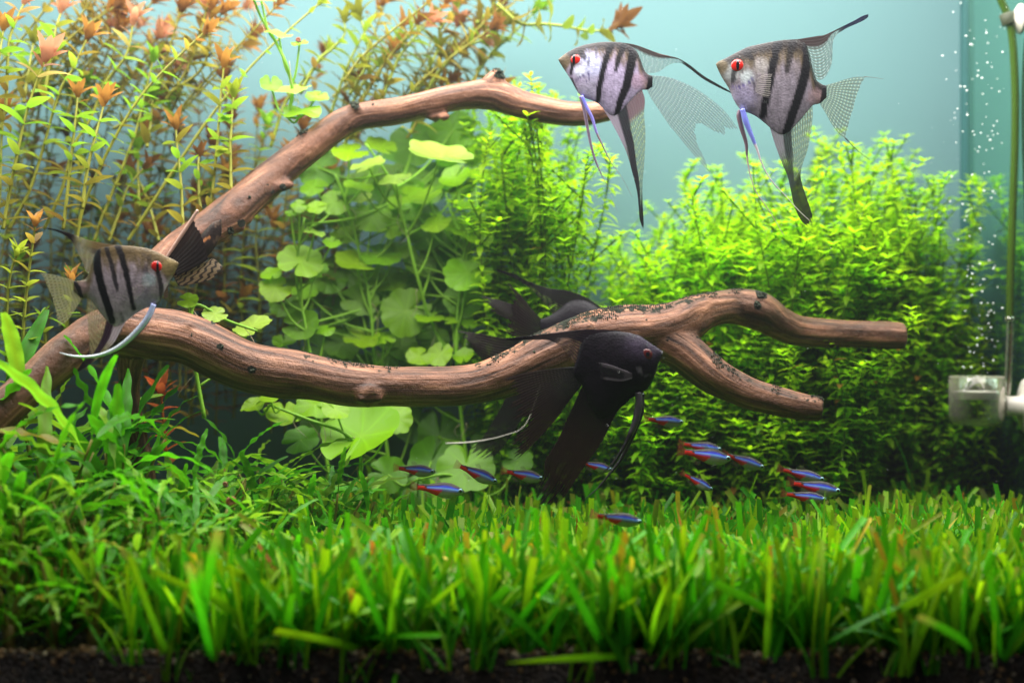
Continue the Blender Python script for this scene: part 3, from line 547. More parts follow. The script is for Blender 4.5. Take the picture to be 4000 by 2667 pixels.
fc.fin('anal_fin', [(985, 1068), (930, 1160), (870, 1270), (790, 1360), (690, 1450), (600, 1520), (500, 1580)], [(605, 845), (598, 960), (604, 1080), (612, 1190), (622, 1300), (600, 1400), (496, 1570)], spotted((.30, .25, .13), (.52, .50, .30), .8, .6, 12, .4, aC), rays=14, rag=.02, dep=(0, -8), wav=6)
fc.fin('caudal_fin', [(475, 686), (390, 662), (280, 632), (150, 612)], [(547, 862), (490, 955), (410, 1070), (320, 1130)], spotted((.36, .34, .18), (.56, .55, .36), .92, .62, 9, .25), rays=16, rag=.02, ext=[(0, 1), (.2, .95), (.5, .9), (.8, .95), (1, 1)], dep=(0, -14), wav=8)
fc.strand('pelvic_fin', [(1252, 915), (1200, 1040), (1100, 1170), (950, 1310), (800, 1390), (650, 1425), (480, 1420), (350, 1385)], [52, 58, 56, 50, 40, 30, 20, 4], lambda t: (.50+.3*min(1, t*2), .56+.3*min(1, t*2), .92), dep=(-30, -60), n=60)
fc.strand('pelvic_fin', [(1252, 915), (1190, 1060), (1080, 1200), (930, 1330), (790, 1400)], [40, 40, 34, 24, 6], lambda t: (.10, .07, .35), dep=(20, 30), n=40)
fc.fin('pectoral_fin', [(1170, 740), (1110, 730), (1060, 760)], [(1160, 800), (1110, 860), (1070, 880)], lambda U, V, r: rgba(U.shape, (.7, .6, .55), .22), nu=20, nv=12, rays=8, dep=(-62, -90))
fc.eye((1280, 556), 56, 43, M_IRIS, .36, 1.0, (.30, 0))

# --- black angelfish in front of the lower branch
ZB = (1750, 1000, .6695)
fd = Fish('black_angelfish', 'black veil-tailed angelfish swimming in front of the lower driftwood branch', ZB, .832, (960, 640))
topD = [(735, 650), (752, 600), (765, 540), (790, 485), (830, 455), (900, 443), (980, 438), (1060, 447), (1120, 465), (1180, 508), (1230, 540), (1256, 558)]
botD = [(735, 700), (782, 748), (810, 830), (845, 905), (885, 960), (940, 940), (990, 890), (1030, 852), (1080, 822), (1130, 802), (1170, 770), (1200, 722), (1226, 632), (1256, 563)]
def blk(X, Y):
    nz = np.array([noise.noise(Vector((x*.02, y*.02, 2)))+.5*noise.noise(Vector((x*.1, y*.1, 2))) for x, y in zip(X.ravel(), Y.ravel())]).reshape(X.shape)
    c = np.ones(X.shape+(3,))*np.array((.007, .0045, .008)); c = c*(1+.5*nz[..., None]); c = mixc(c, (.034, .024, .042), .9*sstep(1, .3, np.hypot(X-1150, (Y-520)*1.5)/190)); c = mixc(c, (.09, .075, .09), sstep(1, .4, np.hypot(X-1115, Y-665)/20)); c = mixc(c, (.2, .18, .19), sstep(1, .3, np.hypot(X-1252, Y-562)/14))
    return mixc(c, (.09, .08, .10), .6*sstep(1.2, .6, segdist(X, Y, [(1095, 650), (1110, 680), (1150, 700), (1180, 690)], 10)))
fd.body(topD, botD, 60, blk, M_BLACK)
def veil(c1=(.006, .0035, .005), c2=(.034, .017, .017), light=(.24, .21, .17), a=.985, tipa=.88, sp=.35, spr=.45):
    def f(U, V, rays):
        ray = .5+.5*np.cos(2*PI*rays*U); fine = .5+.5*np.cos(2*PI*rays*3.3*U+4*V); z = rgba(U.shape, c1, a)
        z[..., :3] = mixc(z[..., :3], c2, np.clip(.85*(1-ray)*sstep(.05, .5, V)+.3*fine*sstep(.3, .8, V), 0, 1)); z[..., 3] = np.clip(a-(a-tipa)*sstep(.25, 1., V)*(.35+.9*(1-ray)), 0, 1)
        dots = sstep(.5, .85, (1-ray)*(.5+.5*np.cos(2*PI*24*V)))*sstep(spr, .1, U)*sstep(.05, .2, V)*sstep(.75, .5, V); z = over(z, light, .7, dots*sp)
        return over(z, (.20, .16, .15), .75, .6*sstep(.88, 1, V)*ray)
    return f
def dD(z, U, V, ray):
    return over(z, (.016, .010, .018), .98, np.clip(sstep(.55, .38, U)+sstep(.45, .6, V), 0, 1))
fd.fin('dorsal_fin', [(1010, 437), (900, 428), (770, 430), (630, 446), (490, 463), (340, 482)], [(770, 560), (762, 650), (690, 560), (600, 494), (480, 489), (342, 494)], spotted((.05, .03, .03), (.36, .22, .16), .85, .35, 12, .2, dD), rays=12, dep=(0, -8))
fd.fin('caudal_fin', [(737, 646), (640, 653), (520, 668), (400, 694), (268, 738)], [(786, 748), (705, 850), (625, 960), (535, 1060), (450, 1145), (365, 1212)], veil(), rays=26, rag=.16, ext=[(0, .93), (.06, 1), (.15, .90), (.3, .92), (.45, .95), (.55, .90), (.63, .74), (.72, .92), (.82, 1), (1, 1)], dep=(0, 20), wav=12, nu=150, nv=70)
fd.fin('anal_fin', [(1062, 838), (990, 905), (940, 1000), (895, 1090), (825, 1190), (762, 1280), (692, 1390), (610, 1475), (545, 1525)], [(784, 752), (742, 850), (694, 950), (652, 1050), (606, 1130), (566, 1195), (560, 1270), (525, 1340), (492, 1385)], veil(sp=0, c2=(.040, .019, .016)), rays=24, rag=.20, dep=(0, 10), wav=12, nu=120, nv=70, seed=5)
fd.strand('pelvic_fin', [(1108, 795), (1112, 860), (1092, 960), (1065, 1030), (1020, 1120), (960, 1205), (900, 1262)], [40, 46, 42, 32, 22, 12, 4], lambda t: (.06, .05, .06) if t < .5 else (.015, .010, .013), dep=(-20, -30))
fd.strand('pelvic_fin', [(1130, 795), (1126, 900), (1085, 1030), (1015, 1180), (950, 1265), (880, 1350), (790, 1430)], [34, 40, 34, 22, 14, 9, 3], lambda t: (.018, .013, .016), dep=(18, 26))
fd.fin('pectoral_fin', [(1068, 680), (1000, 655), (930, 630), (868, 618)], [(1070, 712), (1010, 728), (940, 722), (880, 712)], lambda U, V, r: over(rgba(U.shape, (.02, .015, .02), .75), (.22, .18, .21), .85, np.clip(sstep(.3, .1, U)+sstep(.78, .92, U), 0, 1)*sstep(1, .7, V)+sstep(.35, .1, V)*.8*(U*0+1)), nu=40, nv=24, rays=10, rag=.05, dep=(-58, -76))
fd.eye((1156, 575), 34, 37, M_IRISD, .55, .62, (.1, .05))

# --- black angelfish behind the branch
fe = Fish('black_angelfish', 'black angelfish mostly hidden behind the lower driftwood branch', ZB, .955, (760, 430))
fe.body([(540, 372), (600, 345), (640, 318), (700, 262), (760, 252), (820, 262), (880, 300), (950, 350), (1020, 430)], [(540, 478), (620, 540), (700, 610), (800, 640), (900, 610), (980, 540), (1020, 434)], 70, blk, M_BLACK, nst=70, nr=40)
fe.fin('dorsal_fin', [(900, 302), (800, 238), (700, 203), (580, 186), (470, 147), (380, 103), (262, 70)], [(850, 300), (720, 330), (630, 352), (560, 268), (470, 182), (380, 127), (268, 80)], spotted((.018, .014, .018), (.40, .42, .22), .97, .35, 16, .1, lambda z, U, V, ray: over(z, (.016, .012, .016), .98, np.clip(sstep(.7, .5, U)+sstep(.62, .7, V)+sstep(.16, .08, V), 0, 1))), rays=13, rag=.03)
fe.fin('caudal_fin', [(545, 366), (490, 312), (430, 235), (340, 148)], [(545, 480), (480, 486), (410, 478), (325, 440)], veil(a=.96, tipa=.9, sp=.6), rays=14, rag=.10, ext=[(0, 1), (.2, .86), (.4, .95), (.6, .9), (.8, 1), (1, 1)], dep=(0, -5), wav=4)
fe.fin('caudal_lobe', [(480, 330), (400, 290), (290, 256), (176, 230)], [(470, 430), (420, 400), (330, 360), (235, 318)], veil(a=.98, tipa=.93, sp=0), rays=11, rag=.14, dep=(0, 10), wav=4)
fe.fin('caudal_lobe', [(470, 468), (330, 478), (190, 452), (45, 436)], [(460, 640), (330, 650), (220, 620), (130, 530)], veil(a=.98, tipa=.88, sp=0), rays=11, rag=.10, dep=(6, 16), wav=5)
fe.fin('anal_fin', [(560, 640), (520, 760), (470, 880), (400, 1000), (300, 1140), (185, 1222)], [(400, 660), (340, 820), (270, 950), (215, 1040), (150, 1110), (85, 1150)], veil(a=.97, tipa=.8, sp=0, c2=(.03, .026, .026)), rays=14, rag=.16, dep=(0, 12), wav=6, seed=9)
fe.strand('pelvic_fin', [(560, 680), (480, 930), (420, 1012), (340, 1042), (250, 1066), (120, 1086), (-15, 1092)], [8, 6, 4, 4, 5, 8, 7], lambda t: (.55, .5, .45), dep=(10, -4))

# --- dark catfish clinging under the upper branch
ff = Fish('catfish', 'dark mottled catfish with banded fins clinging under the upper driftwood branch', (100, 820, .4017), .895, (1680, 330))
def cat_col(X, Y):
    nz = np.array([noise.noise(Vector((x*.012, y*.012, 2)))+.6*noise.noise(Vector((x*.05, y*.02, 2))) for x, y in zip(X.ravel(), Y.ravel())]).reshape(X.shape)
    c = np.ones(X.shape+(3,))*np.array((.022, .014, .012)); c = mixc(c, (.10, .06, .04), sstep(.1, .6, nz)*.6); c = mixc(c, (.5, .42, .36), sstep(1, .4, np.hypot(X-1608, Y-302)/26)); return mixc(c, (.32, .13, .05), sstep(1.2, .7, segdist(X, Y, [(1710, 325), (1795, 270)], 26)))
ff.body([(1440, 600), (1520, 500), (1620, 360), (1720, 220), (1820, 120), (1905, 90)], [(1440, 640), (1520, 640), (1620, 590), (1720, 500), (1820, 400), (1905, 240)], 80, cat_col, M_BLACK, nst=80, nr=44)
def band(U, V, r):
    z = rgba(U.shape, (.34, .23, .14), .92); b = .5+.5*np.cos(2*PI*7*V+1.0*np.sin(U*22)); return over(z, (.03, .018, .014), .96, np.clip(sstep(.5, .8, b)+sstep(.93, 1, U), 0, 1))
ff.fin('pectoral_fin', [(1500, 620), (1620, 560), (1760, 510), (1840, 480), (1928, 556)], [(1450, 640), (1470, 690), (1520, 742), (1700, 712), (1832, 678)], band, rays=12, nu=70, nv=80, rag=.0, dep=(-40, -60), wav=10)
ff.strand('dorsal_spine', [(1392, 470), (1470, 350), (1560, 210), (1690, 5)], [30, 34, 40, 30], lambda t: (.42, .25, .20), dep=(-95, -60))
ff.fin('dorsal_fin', [(1400, 468), (1480, 345), (1560, 220), (1650, 90)], [(1500, 640), (1640, 575), (1780, 490), (1850, 400)], lambda U, V, r: over(rgba(U.shape, (.016, .009, .008), .98), (.05, .03, .022), .98, .15*sstep(.6, 1, .5+.5*np.cos(2*PI*r*U))*V), rays=9, nu=60, nv=40, ext=[(0, 1), (.3, 1.0), (.6, .93), (.85, .8), (1, .7)], rag=.05, dep=(-95, -60), wav=24)
ff.fin('pelvic_fin', [(1400, 640), (1395, 720), (1390, 790), (1388, 850)], [(1350, 700), (1345, 760), (1345, 820), (1350, 862)], band, rays=6, nu=30, nv=30, dep=(-20, -20))
ff.eye((1480, 560), 14, 60, M_IRISD, .6, .6)

# --- neon tetras
def tetra_proto():
    mb = MB(); nst, nr = 60, 28; t = np.linspace(0, 1, nst)            # nose at x = +0.5, tail root at -0.36
    hx = 0.5-0.86*t
    up = np.interp(t, [0, .05, .15, .3, .45, .6, .8, 1], [.004, .045, .085, .125, .130, .105, .065, .045]); dn = np.interp(t, [0, .05, .15, .3, .45, .6, .8, 1], [-.008, -.05, -.10, -.145, -.150, -.115, -.062, -.045])
    wd = np.interp(t, [0, .08, .25, .5, .8, 1], [.006, .045, .072, .065, .030, .012]); vs = []; cs = []
    for i in range(nst):
        for j in range(nr):
            a = 2*PI*j/nr; c, s_ = math.cos(a), math.sin(a); z = up[i]*c if c > 0 else -dn[i]*c; y = wd[i]*s_*(0.8+0.2*abs(s_)); x = hx[i]; vs.append((x, y, z))
            zz = z/(up[i] if z > 0 else -dn[i]); k = t[i]
            mid = 0.28+0.10*math.sin(k*3); col = np.array((.045, .030, .025)) if zz > 0 else np.array((.24, .22, .17))
            if zz > .55: col = np.array((.030, .019, .015))
            if zz < -.35 and k < .62: col = np.array((.34, .35, .26))
            red = (k > .42 and zz < .12-.55*max(0, .62-k)/.2*0) and (zz > -1.2+1.6*max(0, (.60-k)/.18))
            if red: col = np.array((.80, .020, .014))
            if k > .86 and zz < .5: col = np.array((.82, .03, .02))
            bz = (zz-(.16+.14*math.sin(min(1, k/.8)*PI)))/.30
            if .09 < k < .80 and abs(bz) < 1.15: w = max(0, 1-abs(bz)**3*.6); col = col*(1-w)+w*(np.array((.05, .17, .95)) if bz < .1 else np.array((.03, .045, .80)))
            if .09 < k < .80 and abs(bz+.15) < .38: col = col*.35+.65*np.array((.34, .60, 1.0))  # pale core paints the stripe's reflected shine into its colour
            cs.append((*col, 1))
    fs = [(i*nr+j, i*nr+(j+1) % nr, (i+1)*nr+(j+1) % nr, (i+1)*nr+j) for i in range(nst-1) for j in range(nr)]+[tuple(range(nr))[::-1], tuple((nst-1)*nr+j for j in range(nr))]
    mb.add(vs, fs, cs); body = mb.mesh('body')
    def finm(name, F, B, c, a, nu=14, nv=10, rays=7):
        Fp, Bp = cr(F, nv+1), cr(B, nv+1); m = MB(); v2 = []; c2 = []
        for i in range(nu+1):
            for j in range(nv+1):
                u, v = i/nu, j/nv; p = Fp[j]*(1-u)+Bp[j]*u; v2.append((p[0], p[2] if len(p) > 2 else 0.0, p[1])); c2.append((*c, min(1, a*(1-.5*v)*(1+.4*math.cos(2*PI*rays*u)))))
        m.add(v2, [(i*(nv+1)+j, (i+1)*(nv+1)+j, (i+1)*(nv+1)+j+1, i*(nv+1)+j+1) for i in range(nu) for j in range(nv)], c2); return m.mesh(name)
    tail = finm('tail_fin', [(-.34, .045), (-.42, .075), (-.50, .11)], [(-.34, -.045), (-.42, -.075), (-.50, -.10)], (.55, .10, .07), .62)
    dors = finm('dorsal_fin', [(.06, .125), (.02, .175), (-.03, .205)], [(-.06, .118), (-.08, .14), (-.10, .16)], (.30, .24, .20), .45)
    anal = finm('anal_fin', [(-.03, -.135), (-.07, -.175), (-.10, -.20)], [(-.22, -.085), (-.24, -.10), (-.26, -.115)], (.40, .30, .25), .35)
    pect = finm('pectoral_fin', [(.22, -.10, -.06), (.16, -.14, -.09), (.12, -.17, -.10)], [(.22, -.13, -.05), (.17, -.16, -.08), (.14, -.18, -.09)], (.5, .5, .5), .3)
    m = MB(); lathe(m, [(.043*math.sin(a), -.024*math.cos(a)) for a in np.linspace(.01, PI-.01, 12)], 20, Matrix.Rotation(PI/2, 3, 'X')); eye = m.mesh('eye')
    m = MB(); lathe(m, [(.029*math.sin(a), -.016*math.cos(a)) for a in np.linspace(.01, PI-.01, 10)], 16, Matrix.Rotation(PI/2, 3, 'X')); pup = m.mesh('pupil')
    return body, tail, dors, anal, pect, eye, pup
TP = tetra_proto()
TET = [(905, 1074, 999, 1083, .89, 'neon tetra above its companion, before a dim round pennywort leaf'), (1046, 1065, 1141, 1107, .89, 'neon tetra diving at a slant past a yellow pennywort leaf'), (1153, 1080, 1247, 1099, .895, 'neon tetra with its nose behind the black angelfish trailing anal fin'),
       (945, 1116, 1064, 1129, .86, 'plump neon tetra just over the grass beneath another tetra and the pennywort'), (1328, 1060, 1406, 1078, .89, 'neon tetra half hidden behind the black angelfish anal fin'), (1478, 961, 1570, 970, .93, 'dim lone neon tetra hanging beneath the driftwood fork'),
       (1560, 1018, 1657, 1032, .95, 'neon tetra showing only its back above a larger tetra'), (1557, 1034, 1679, 1055, .87, 'large bright neon tetra leading the group under the fork'), (1660, 1041, 1754, 1073, .92, 'neon tetra following below the fork branch tip, nose tilted down'),
       (1565, 1085, 1636, 1124, .9, 'small neon tetra diving steeply toward the grass'), (1788, 1076, 1892, 1101, .91, 'uppermost neon tetra of the stacked trio before the dark bushes'), (1810, 1107, 1929, 1128, .87, 'middle neon tetra of the stacked trio before the dark bushes'), (1795, 1132, 1898, 1147, .865, 'lowest neon tetra of the stacked trio, over the grass tips'), (1358, 1181, 1474, 1199, .79, 'neon tetra skimming low over the grass carpet beneath the black angelfish')]
for x0, y0, x1, y1, d, lab in TET:
    a, b = PD(x0, y0, d), PD(x1, y1, d); Ln = (b-a).length; root = empty('neon_tetra', (a+b)/2, lab, 'fish', 'school of neon tetras'); Ln *= 1.05
    root.rotation_euler = (R.uniform(-.12, .12), math.atan2(-(b.z-a.z), b.x-a.x), R.uniform(-.18, .18)); root.scale = (Ln, Ln*1.0, Ln*R.uniform(.92, 1.06))
    link('body', TP[0], M_NEON, root); link('tail_fin', TP[1], M_FIN, root); link('dorsal_fin', TP[2], M_FIN, root); link('anal_fin', TP[3], M_FIN, root); link('pectoral_fin', TP[4], M_FIN, root)
    for sg in (-1, 1):
        e = link('eye', TP[5], M_IRISN, root); e.location = (.425, sg*.048, .012); q = link('pupil', TP[6], M_PUPIL, e); q.location = (0, sg*.013, 0)

# ------------------------------------------------------------------ plants
def tint(c, v=0.2, r=R):
    k = 1+r.uniform(-v, v); return (c[0]*k*(1+r.uniform(-.12, .12)), c[1]*k, c[2]*k, 1)
def lerp(a, b, t): return tuple(x*(1-t)+y*t for x, y in zip(a, b))

R.seed(5)
# pennywort: round scalloped leaves on trailing stalks
def round_leaf(seed):
    rr = random.Random(seed); mb = MB(); nr, ns = 7, 56; vs = [(0, 0, 0)]; cs = [(1.25, 1.15, 1.4, 1)]; nl = rr.choice((7, 8, 9)); ph = rr.uniform(0, 6); cup = rr.uniform(-.15, .28); wv = rr.uniform(.05, .16)
    asp = rr.uniform(.85, 1.1)
    for k in range(1, nr+1):
        q = k/nr
        for j in range(ns):
            th = -PI/2+2*PI*j/ns; da = min(j, ns-j)/ns*2*PI
            notch = 1-0.80*math.exp(-(da/0.11)**2)
            sc = 1-0.055*(1-abs(math.sin(nl*(th+ph)*0.5)))**2*2-0.02*math.sin(3*th+ph)
            r = q*(notch if q > .2 else 1)*sc; x, y = r*math.cos(th)*asp, r*math.sin(th)
            z = cup*q*q+wv*q*q*math.sin(3*th+ph)+0.03*q**3*math.sin(nl*th+ph)
            vein = max(0, math.cos(nl*(th+PI/2)))**6*(1-q*.6)
            g = 1+0.30*vein-0.10*(q**2)+.12*(q**6)
            vs.append((x, y, z)); cs.append((g, g, g, 1))
    fs = [(0, 1+j, 1+(j+1) % ns) for j in range(ns)]
    for k in range(nr-1):
        for j in range(ns): fs.append((1+k*ns+j, 1+(k+1)*ns+j, 1+(k+1)*ns+(j+1) % ns, 1+k*ns+(j+1) % ns))
    mb.add(vs, fs, cs); return mb.mesh('leaf')
RL = [round_leaf(i) for i in range(10)]
VINES = [  # display points, distance, label
 ([(1090, 880), (1000, 760), (960, 640), (930, 520), (900, 420), (840, 330)], 1.0, 'pennywort stalk with big pale curled leaves behind the upper branch'),
 ([(760, 1120), (740, 980), (720, 860), (700, 740), (680, 620), (700, 500)], .985, 'pennywort stalk with tilted leaves beside the brown-leaved thicket'),
 ([(900, 1120), (880, 960), (860, 820), (850, 700), (830, 600), (800, 480), (770, 400)], 1.01, 'pennywort stalk rising through the middle of the pennywort clump'),
 ([(1080, 1120), (1060, 960), (1050, 840), (1050, 740), (1060, 640), (1075, 540), (1110, 470)], 1.0, 'pennywort stalk at the edge of the clump beside the fine-leaved stems'),
 ([(470, 960), (450, 850), (440, 760), (450, 700), (520, 735), (590, 760)], .90, 'low pennywort runner with three leaves peeking over the trunk joint'),
 ([(660, 270), (672, 210), (658, 150), (635, 100), (600, 40), (575, -20)], .95, 'tall pennywort stalk with pale leaves growing up past the upper branch'),
 ([(820, 1120), (830, 1060), (800, 1000), (700, 960), (620, 930)], .935, 'low pennywort runner with a broad scalloped leaf under the lower branch'),
 ([(1120, 1140), (1080, 1120), (1030, 1090), (960, 1100)], .965, 'dim pennywort with large leaves behind the neon tetras over the grass'),
]
PENNY = [  # vine, x, y, radius, facing, turn, painted brightness, distance offset
 (5, 672, 206, 44, .35, .4, 1.25, 0), (5, 622, 196, 30, .75, 2, 1, .01), (5, 728, 221, 27, .6, -1, .95, .01), (5, 694, 252, 46, .45, .6, 1.05, 0), (5, 600, 2, 46, .2, .3, 1.2, 0), (5, 640, 78, 34, .3, -.4, 1.2, 0), (5, 688, 100, 22, .5, .9, 1, 0),
 (0, 730, 385, 50, .95, .3, .62, .03), (0, 844, 378, 44, .45, .5, 1.25, -.01), (0, 908, 410, 40, .4, -.4, 1.25, -.01), (0, 824, 428, 36, .4, .2, .95, 0), (0, 1010, 362, 78, .42, .1, 1.25, -.015), (0, 950, 330, 60, .9, 1, .6, .05), (0, 1040, 300, 60, .9, -.6, .75, .05), (0, 960, 430, 60, .85, .8, .62, .04), (0, 890, 470, 50, .9, 2, .55, .05), (0, 1060, 430, 40, .8, 1.2, .6, .05),
 (2, 770, 466, 33, .9, .5, .95, 0), (2, 942, 486, 30, .9, -.4, .95, 0), (0, 1002, 512, 38, .55, .2, 1.15, 0), (3, 1067, 472, 27, .5, .2, 1.1, 0), (3, 1098, 497, 23, .7, 1, 1.1, 0), (1, 727, 476, 26, .6, .3, 1.05, 0), (1, 688, 472, 22, .7, 1, 1, 0), (1, 668, 492, 16, .5, 0, .9, 0),
 (1, 723, 533, 24, .35, .5, 1.35, 0), (1, 762, 558, 26, .5, -1, 1.0, 0), (1, 690, 600, 52, .75, .9, 1.15, 0), (1, 624, 628, 32, .5, -.6, 1.1, 0), (1, 632, 662, 38, .8, 1.2, 1.05, -.005), (1, 724, 616, 32, .7, -.4, .85, .01),
 (2, 818, 606, 52, .55, .3, 1.1, 0), (2, 876, 585, 46, .6, -.5, .95, .005), (2, 912, 572, 34, .7, .8, .85, .01), (3, 1078, 538, 46, .6, .1, 1.0, 0), (3, 1110, 545, 26, .8, -.6, 1.0, 0), (3, 1074, 628, 62, .8, -.8, .95, -.005), (3, 1040, 590, 40, .9, .6, .5, .04), (3, 980, 548, 40, .9, .2, .55, .03),
 (2, 932, 716, 60, .95, .5, .95, -.005), (3, 1027, 668, 58, .95, 1.5, .5, .04), (1, 694, 748, 46, .9, .7, .78, 0), (2, 777, 710, 42, .9, 2.1, .55, .03), (1, 748, 757, 24, .5, 0, 1, 0), (2, 832, 780, 46, .55, .6, 1.1, -.005), (2, 882, 776, 30, .55, -.6, 1.1, -.005), (2, 860, 655, 50, .95, 1.2, .5, .05),
 (3, 986, 729, 34, .35, .2, 1.1, 0), (3, 1040, 735, 22, .5, 0, 1.1, 0), (3, 1078, 742, 20, .6, .7, 1.05, 0), (3, 1010, 814, 34, .8, .4, 1.15, -.01), (3, 1066, 820, 28, .6, -.5, 1.15, -.01), (3, 962, 818, 30, .7, .3, 1.05, -.01), (2, 892, 815, 42, .9, 0, .6, .03), (1, 652, 785, 32, .5, .4, .9, .01), (1, 742, 800, 50, .9, .9, .5, .05), (2, 800, 830, 40, .8, .3, .55, .04), (3, 1110, 790, 34, .9, .3, .55, .04),
 (4, 432, 690, 27, .75, .8, 1.1, 0), (4, 493, 721, 30, .6, -.7, 1.2, 0), (4, 580, 748, 48, .45, .1, 1.2, .02),
 (6, 830, 1000, 104, .62, .15, 1.0, 0), (6, 652, 948, 46, .5, .4, 1.0, .01), (6, 722, 930, 48, .6, -.3, 1.05, .01), (6, 585, 932, 34, .5, .7, 1.05, .01), (6, 905, 960, 44, .8, .9, .85, .015), (6, 770, 940, 36, .7, .2, 1.0, -.005), (6, 620, 912, 26, .4, 0, 1.1, 0), (6, 690, 1010, 44, .8, 1.2, .65, .02),
 (7, 1070, 1072, 68, .8, .4, .75, 0), (7, 892, 1090, 48, .9, 1.1, .55, .01), (7, 990, 1060, 60, .9, -.8, .45, .03), (7, 1130, 1020, 50, .9, .6, .4, .05), (7, 960, 1130, 44, .85, 0, .55, .01), (7, 1010, 1000, 60, .9, .3, .4, .06), (7, 1190, 1060, 36, .8, .5, .6, .02),
]
for q in range(70):   # leaves deeper in the clump, shade painted in by a darker colour
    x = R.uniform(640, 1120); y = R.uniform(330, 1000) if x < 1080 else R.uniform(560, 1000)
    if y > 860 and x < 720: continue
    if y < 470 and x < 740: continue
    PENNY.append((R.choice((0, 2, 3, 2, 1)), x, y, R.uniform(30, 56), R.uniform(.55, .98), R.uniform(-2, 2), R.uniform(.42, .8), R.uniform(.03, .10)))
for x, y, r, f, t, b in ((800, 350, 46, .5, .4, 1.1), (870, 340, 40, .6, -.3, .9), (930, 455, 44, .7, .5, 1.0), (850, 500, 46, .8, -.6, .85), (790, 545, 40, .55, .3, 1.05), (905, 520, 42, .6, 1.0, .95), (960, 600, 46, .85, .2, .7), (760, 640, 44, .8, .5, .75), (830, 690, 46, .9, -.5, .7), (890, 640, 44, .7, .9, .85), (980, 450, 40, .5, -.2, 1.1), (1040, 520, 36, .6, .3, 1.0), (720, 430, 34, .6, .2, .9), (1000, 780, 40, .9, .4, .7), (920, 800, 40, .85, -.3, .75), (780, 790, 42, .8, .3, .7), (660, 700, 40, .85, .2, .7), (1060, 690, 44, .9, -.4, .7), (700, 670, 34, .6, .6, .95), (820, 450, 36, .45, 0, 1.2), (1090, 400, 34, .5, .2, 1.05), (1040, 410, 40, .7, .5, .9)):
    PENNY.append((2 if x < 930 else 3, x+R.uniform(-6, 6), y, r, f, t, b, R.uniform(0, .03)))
vroots = []
for pts, d, lab in VINES:
    pp = [PD(x, y, d+0.004*math.sin(i*2)) for i, (x, y) in enumerate(pts)]
    base = pp[0]; root = empty('pennywort', base, lab, 'plant', 'pennywort plants'); c = cr([tuple(p-base) for p in pp], 40)
    mb = MB(); tube(mb, c, [0.0014*(1-.4*i/39) for i in range(40)], 7, (.20, .42, .03, 1)); mb.build('stem', M_STEM, root); vroots.append((root, base, c))
    for k in range(7 if d < 1.02 else 3):       # fine pale roots hang from the joints
        j = R.randrange(6, 38); a = Vector(c[j]); mb = MB(); L_ = R.uniform(.01, .028); az = R.uniform(0, 6.28)
        tube(mb, [a+Vector((math.cos(az)*L_*.5*t+.003*math.sin(4*t+k), math.sin(az)*L_*.3*t, -L_*t)) for t in np.linspace(0, 1, 9)], [.00022*(1-.6*t) for t in np.linspace(0, 1, 9)], 4); mb.build('root', M_ROOT, root)
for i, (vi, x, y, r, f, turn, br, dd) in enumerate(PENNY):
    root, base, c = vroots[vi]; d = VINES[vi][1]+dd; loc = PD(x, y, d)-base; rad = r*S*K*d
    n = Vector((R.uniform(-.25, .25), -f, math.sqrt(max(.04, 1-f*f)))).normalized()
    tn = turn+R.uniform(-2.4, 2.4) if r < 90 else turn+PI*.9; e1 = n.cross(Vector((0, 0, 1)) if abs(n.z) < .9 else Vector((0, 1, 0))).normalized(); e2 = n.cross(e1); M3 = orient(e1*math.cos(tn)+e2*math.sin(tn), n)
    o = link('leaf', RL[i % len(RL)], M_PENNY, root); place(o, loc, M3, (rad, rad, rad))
    base_c = lerp((.09, .27, .002), (.27, .49, .004), min(1, max(0, (br-.5)/.7))) if br < 1.2 else (.38, .55, .07)  # low-light leaves painted darker, the brightest ones paler as highlights
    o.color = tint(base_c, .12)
    j = int(np.argmin(np.linalg.norm(c-np.array(loc-Vector((0, 0, rad*.9+.022))), axis=1))); a = Vector(c[j]); b = loc-n*0.0004
    mid = (a+b)/2+Vector((0, 0, -.006)); mb = MB()
    tube(mb, [p for p in cr([a, mid, b], 12)], [.0009*(1-.25*t) for t in np.linspace(0, 1, 12)], 6, (.22, .44, .03, 1)); mb.build('leaf_stalk', M_STEM, root)

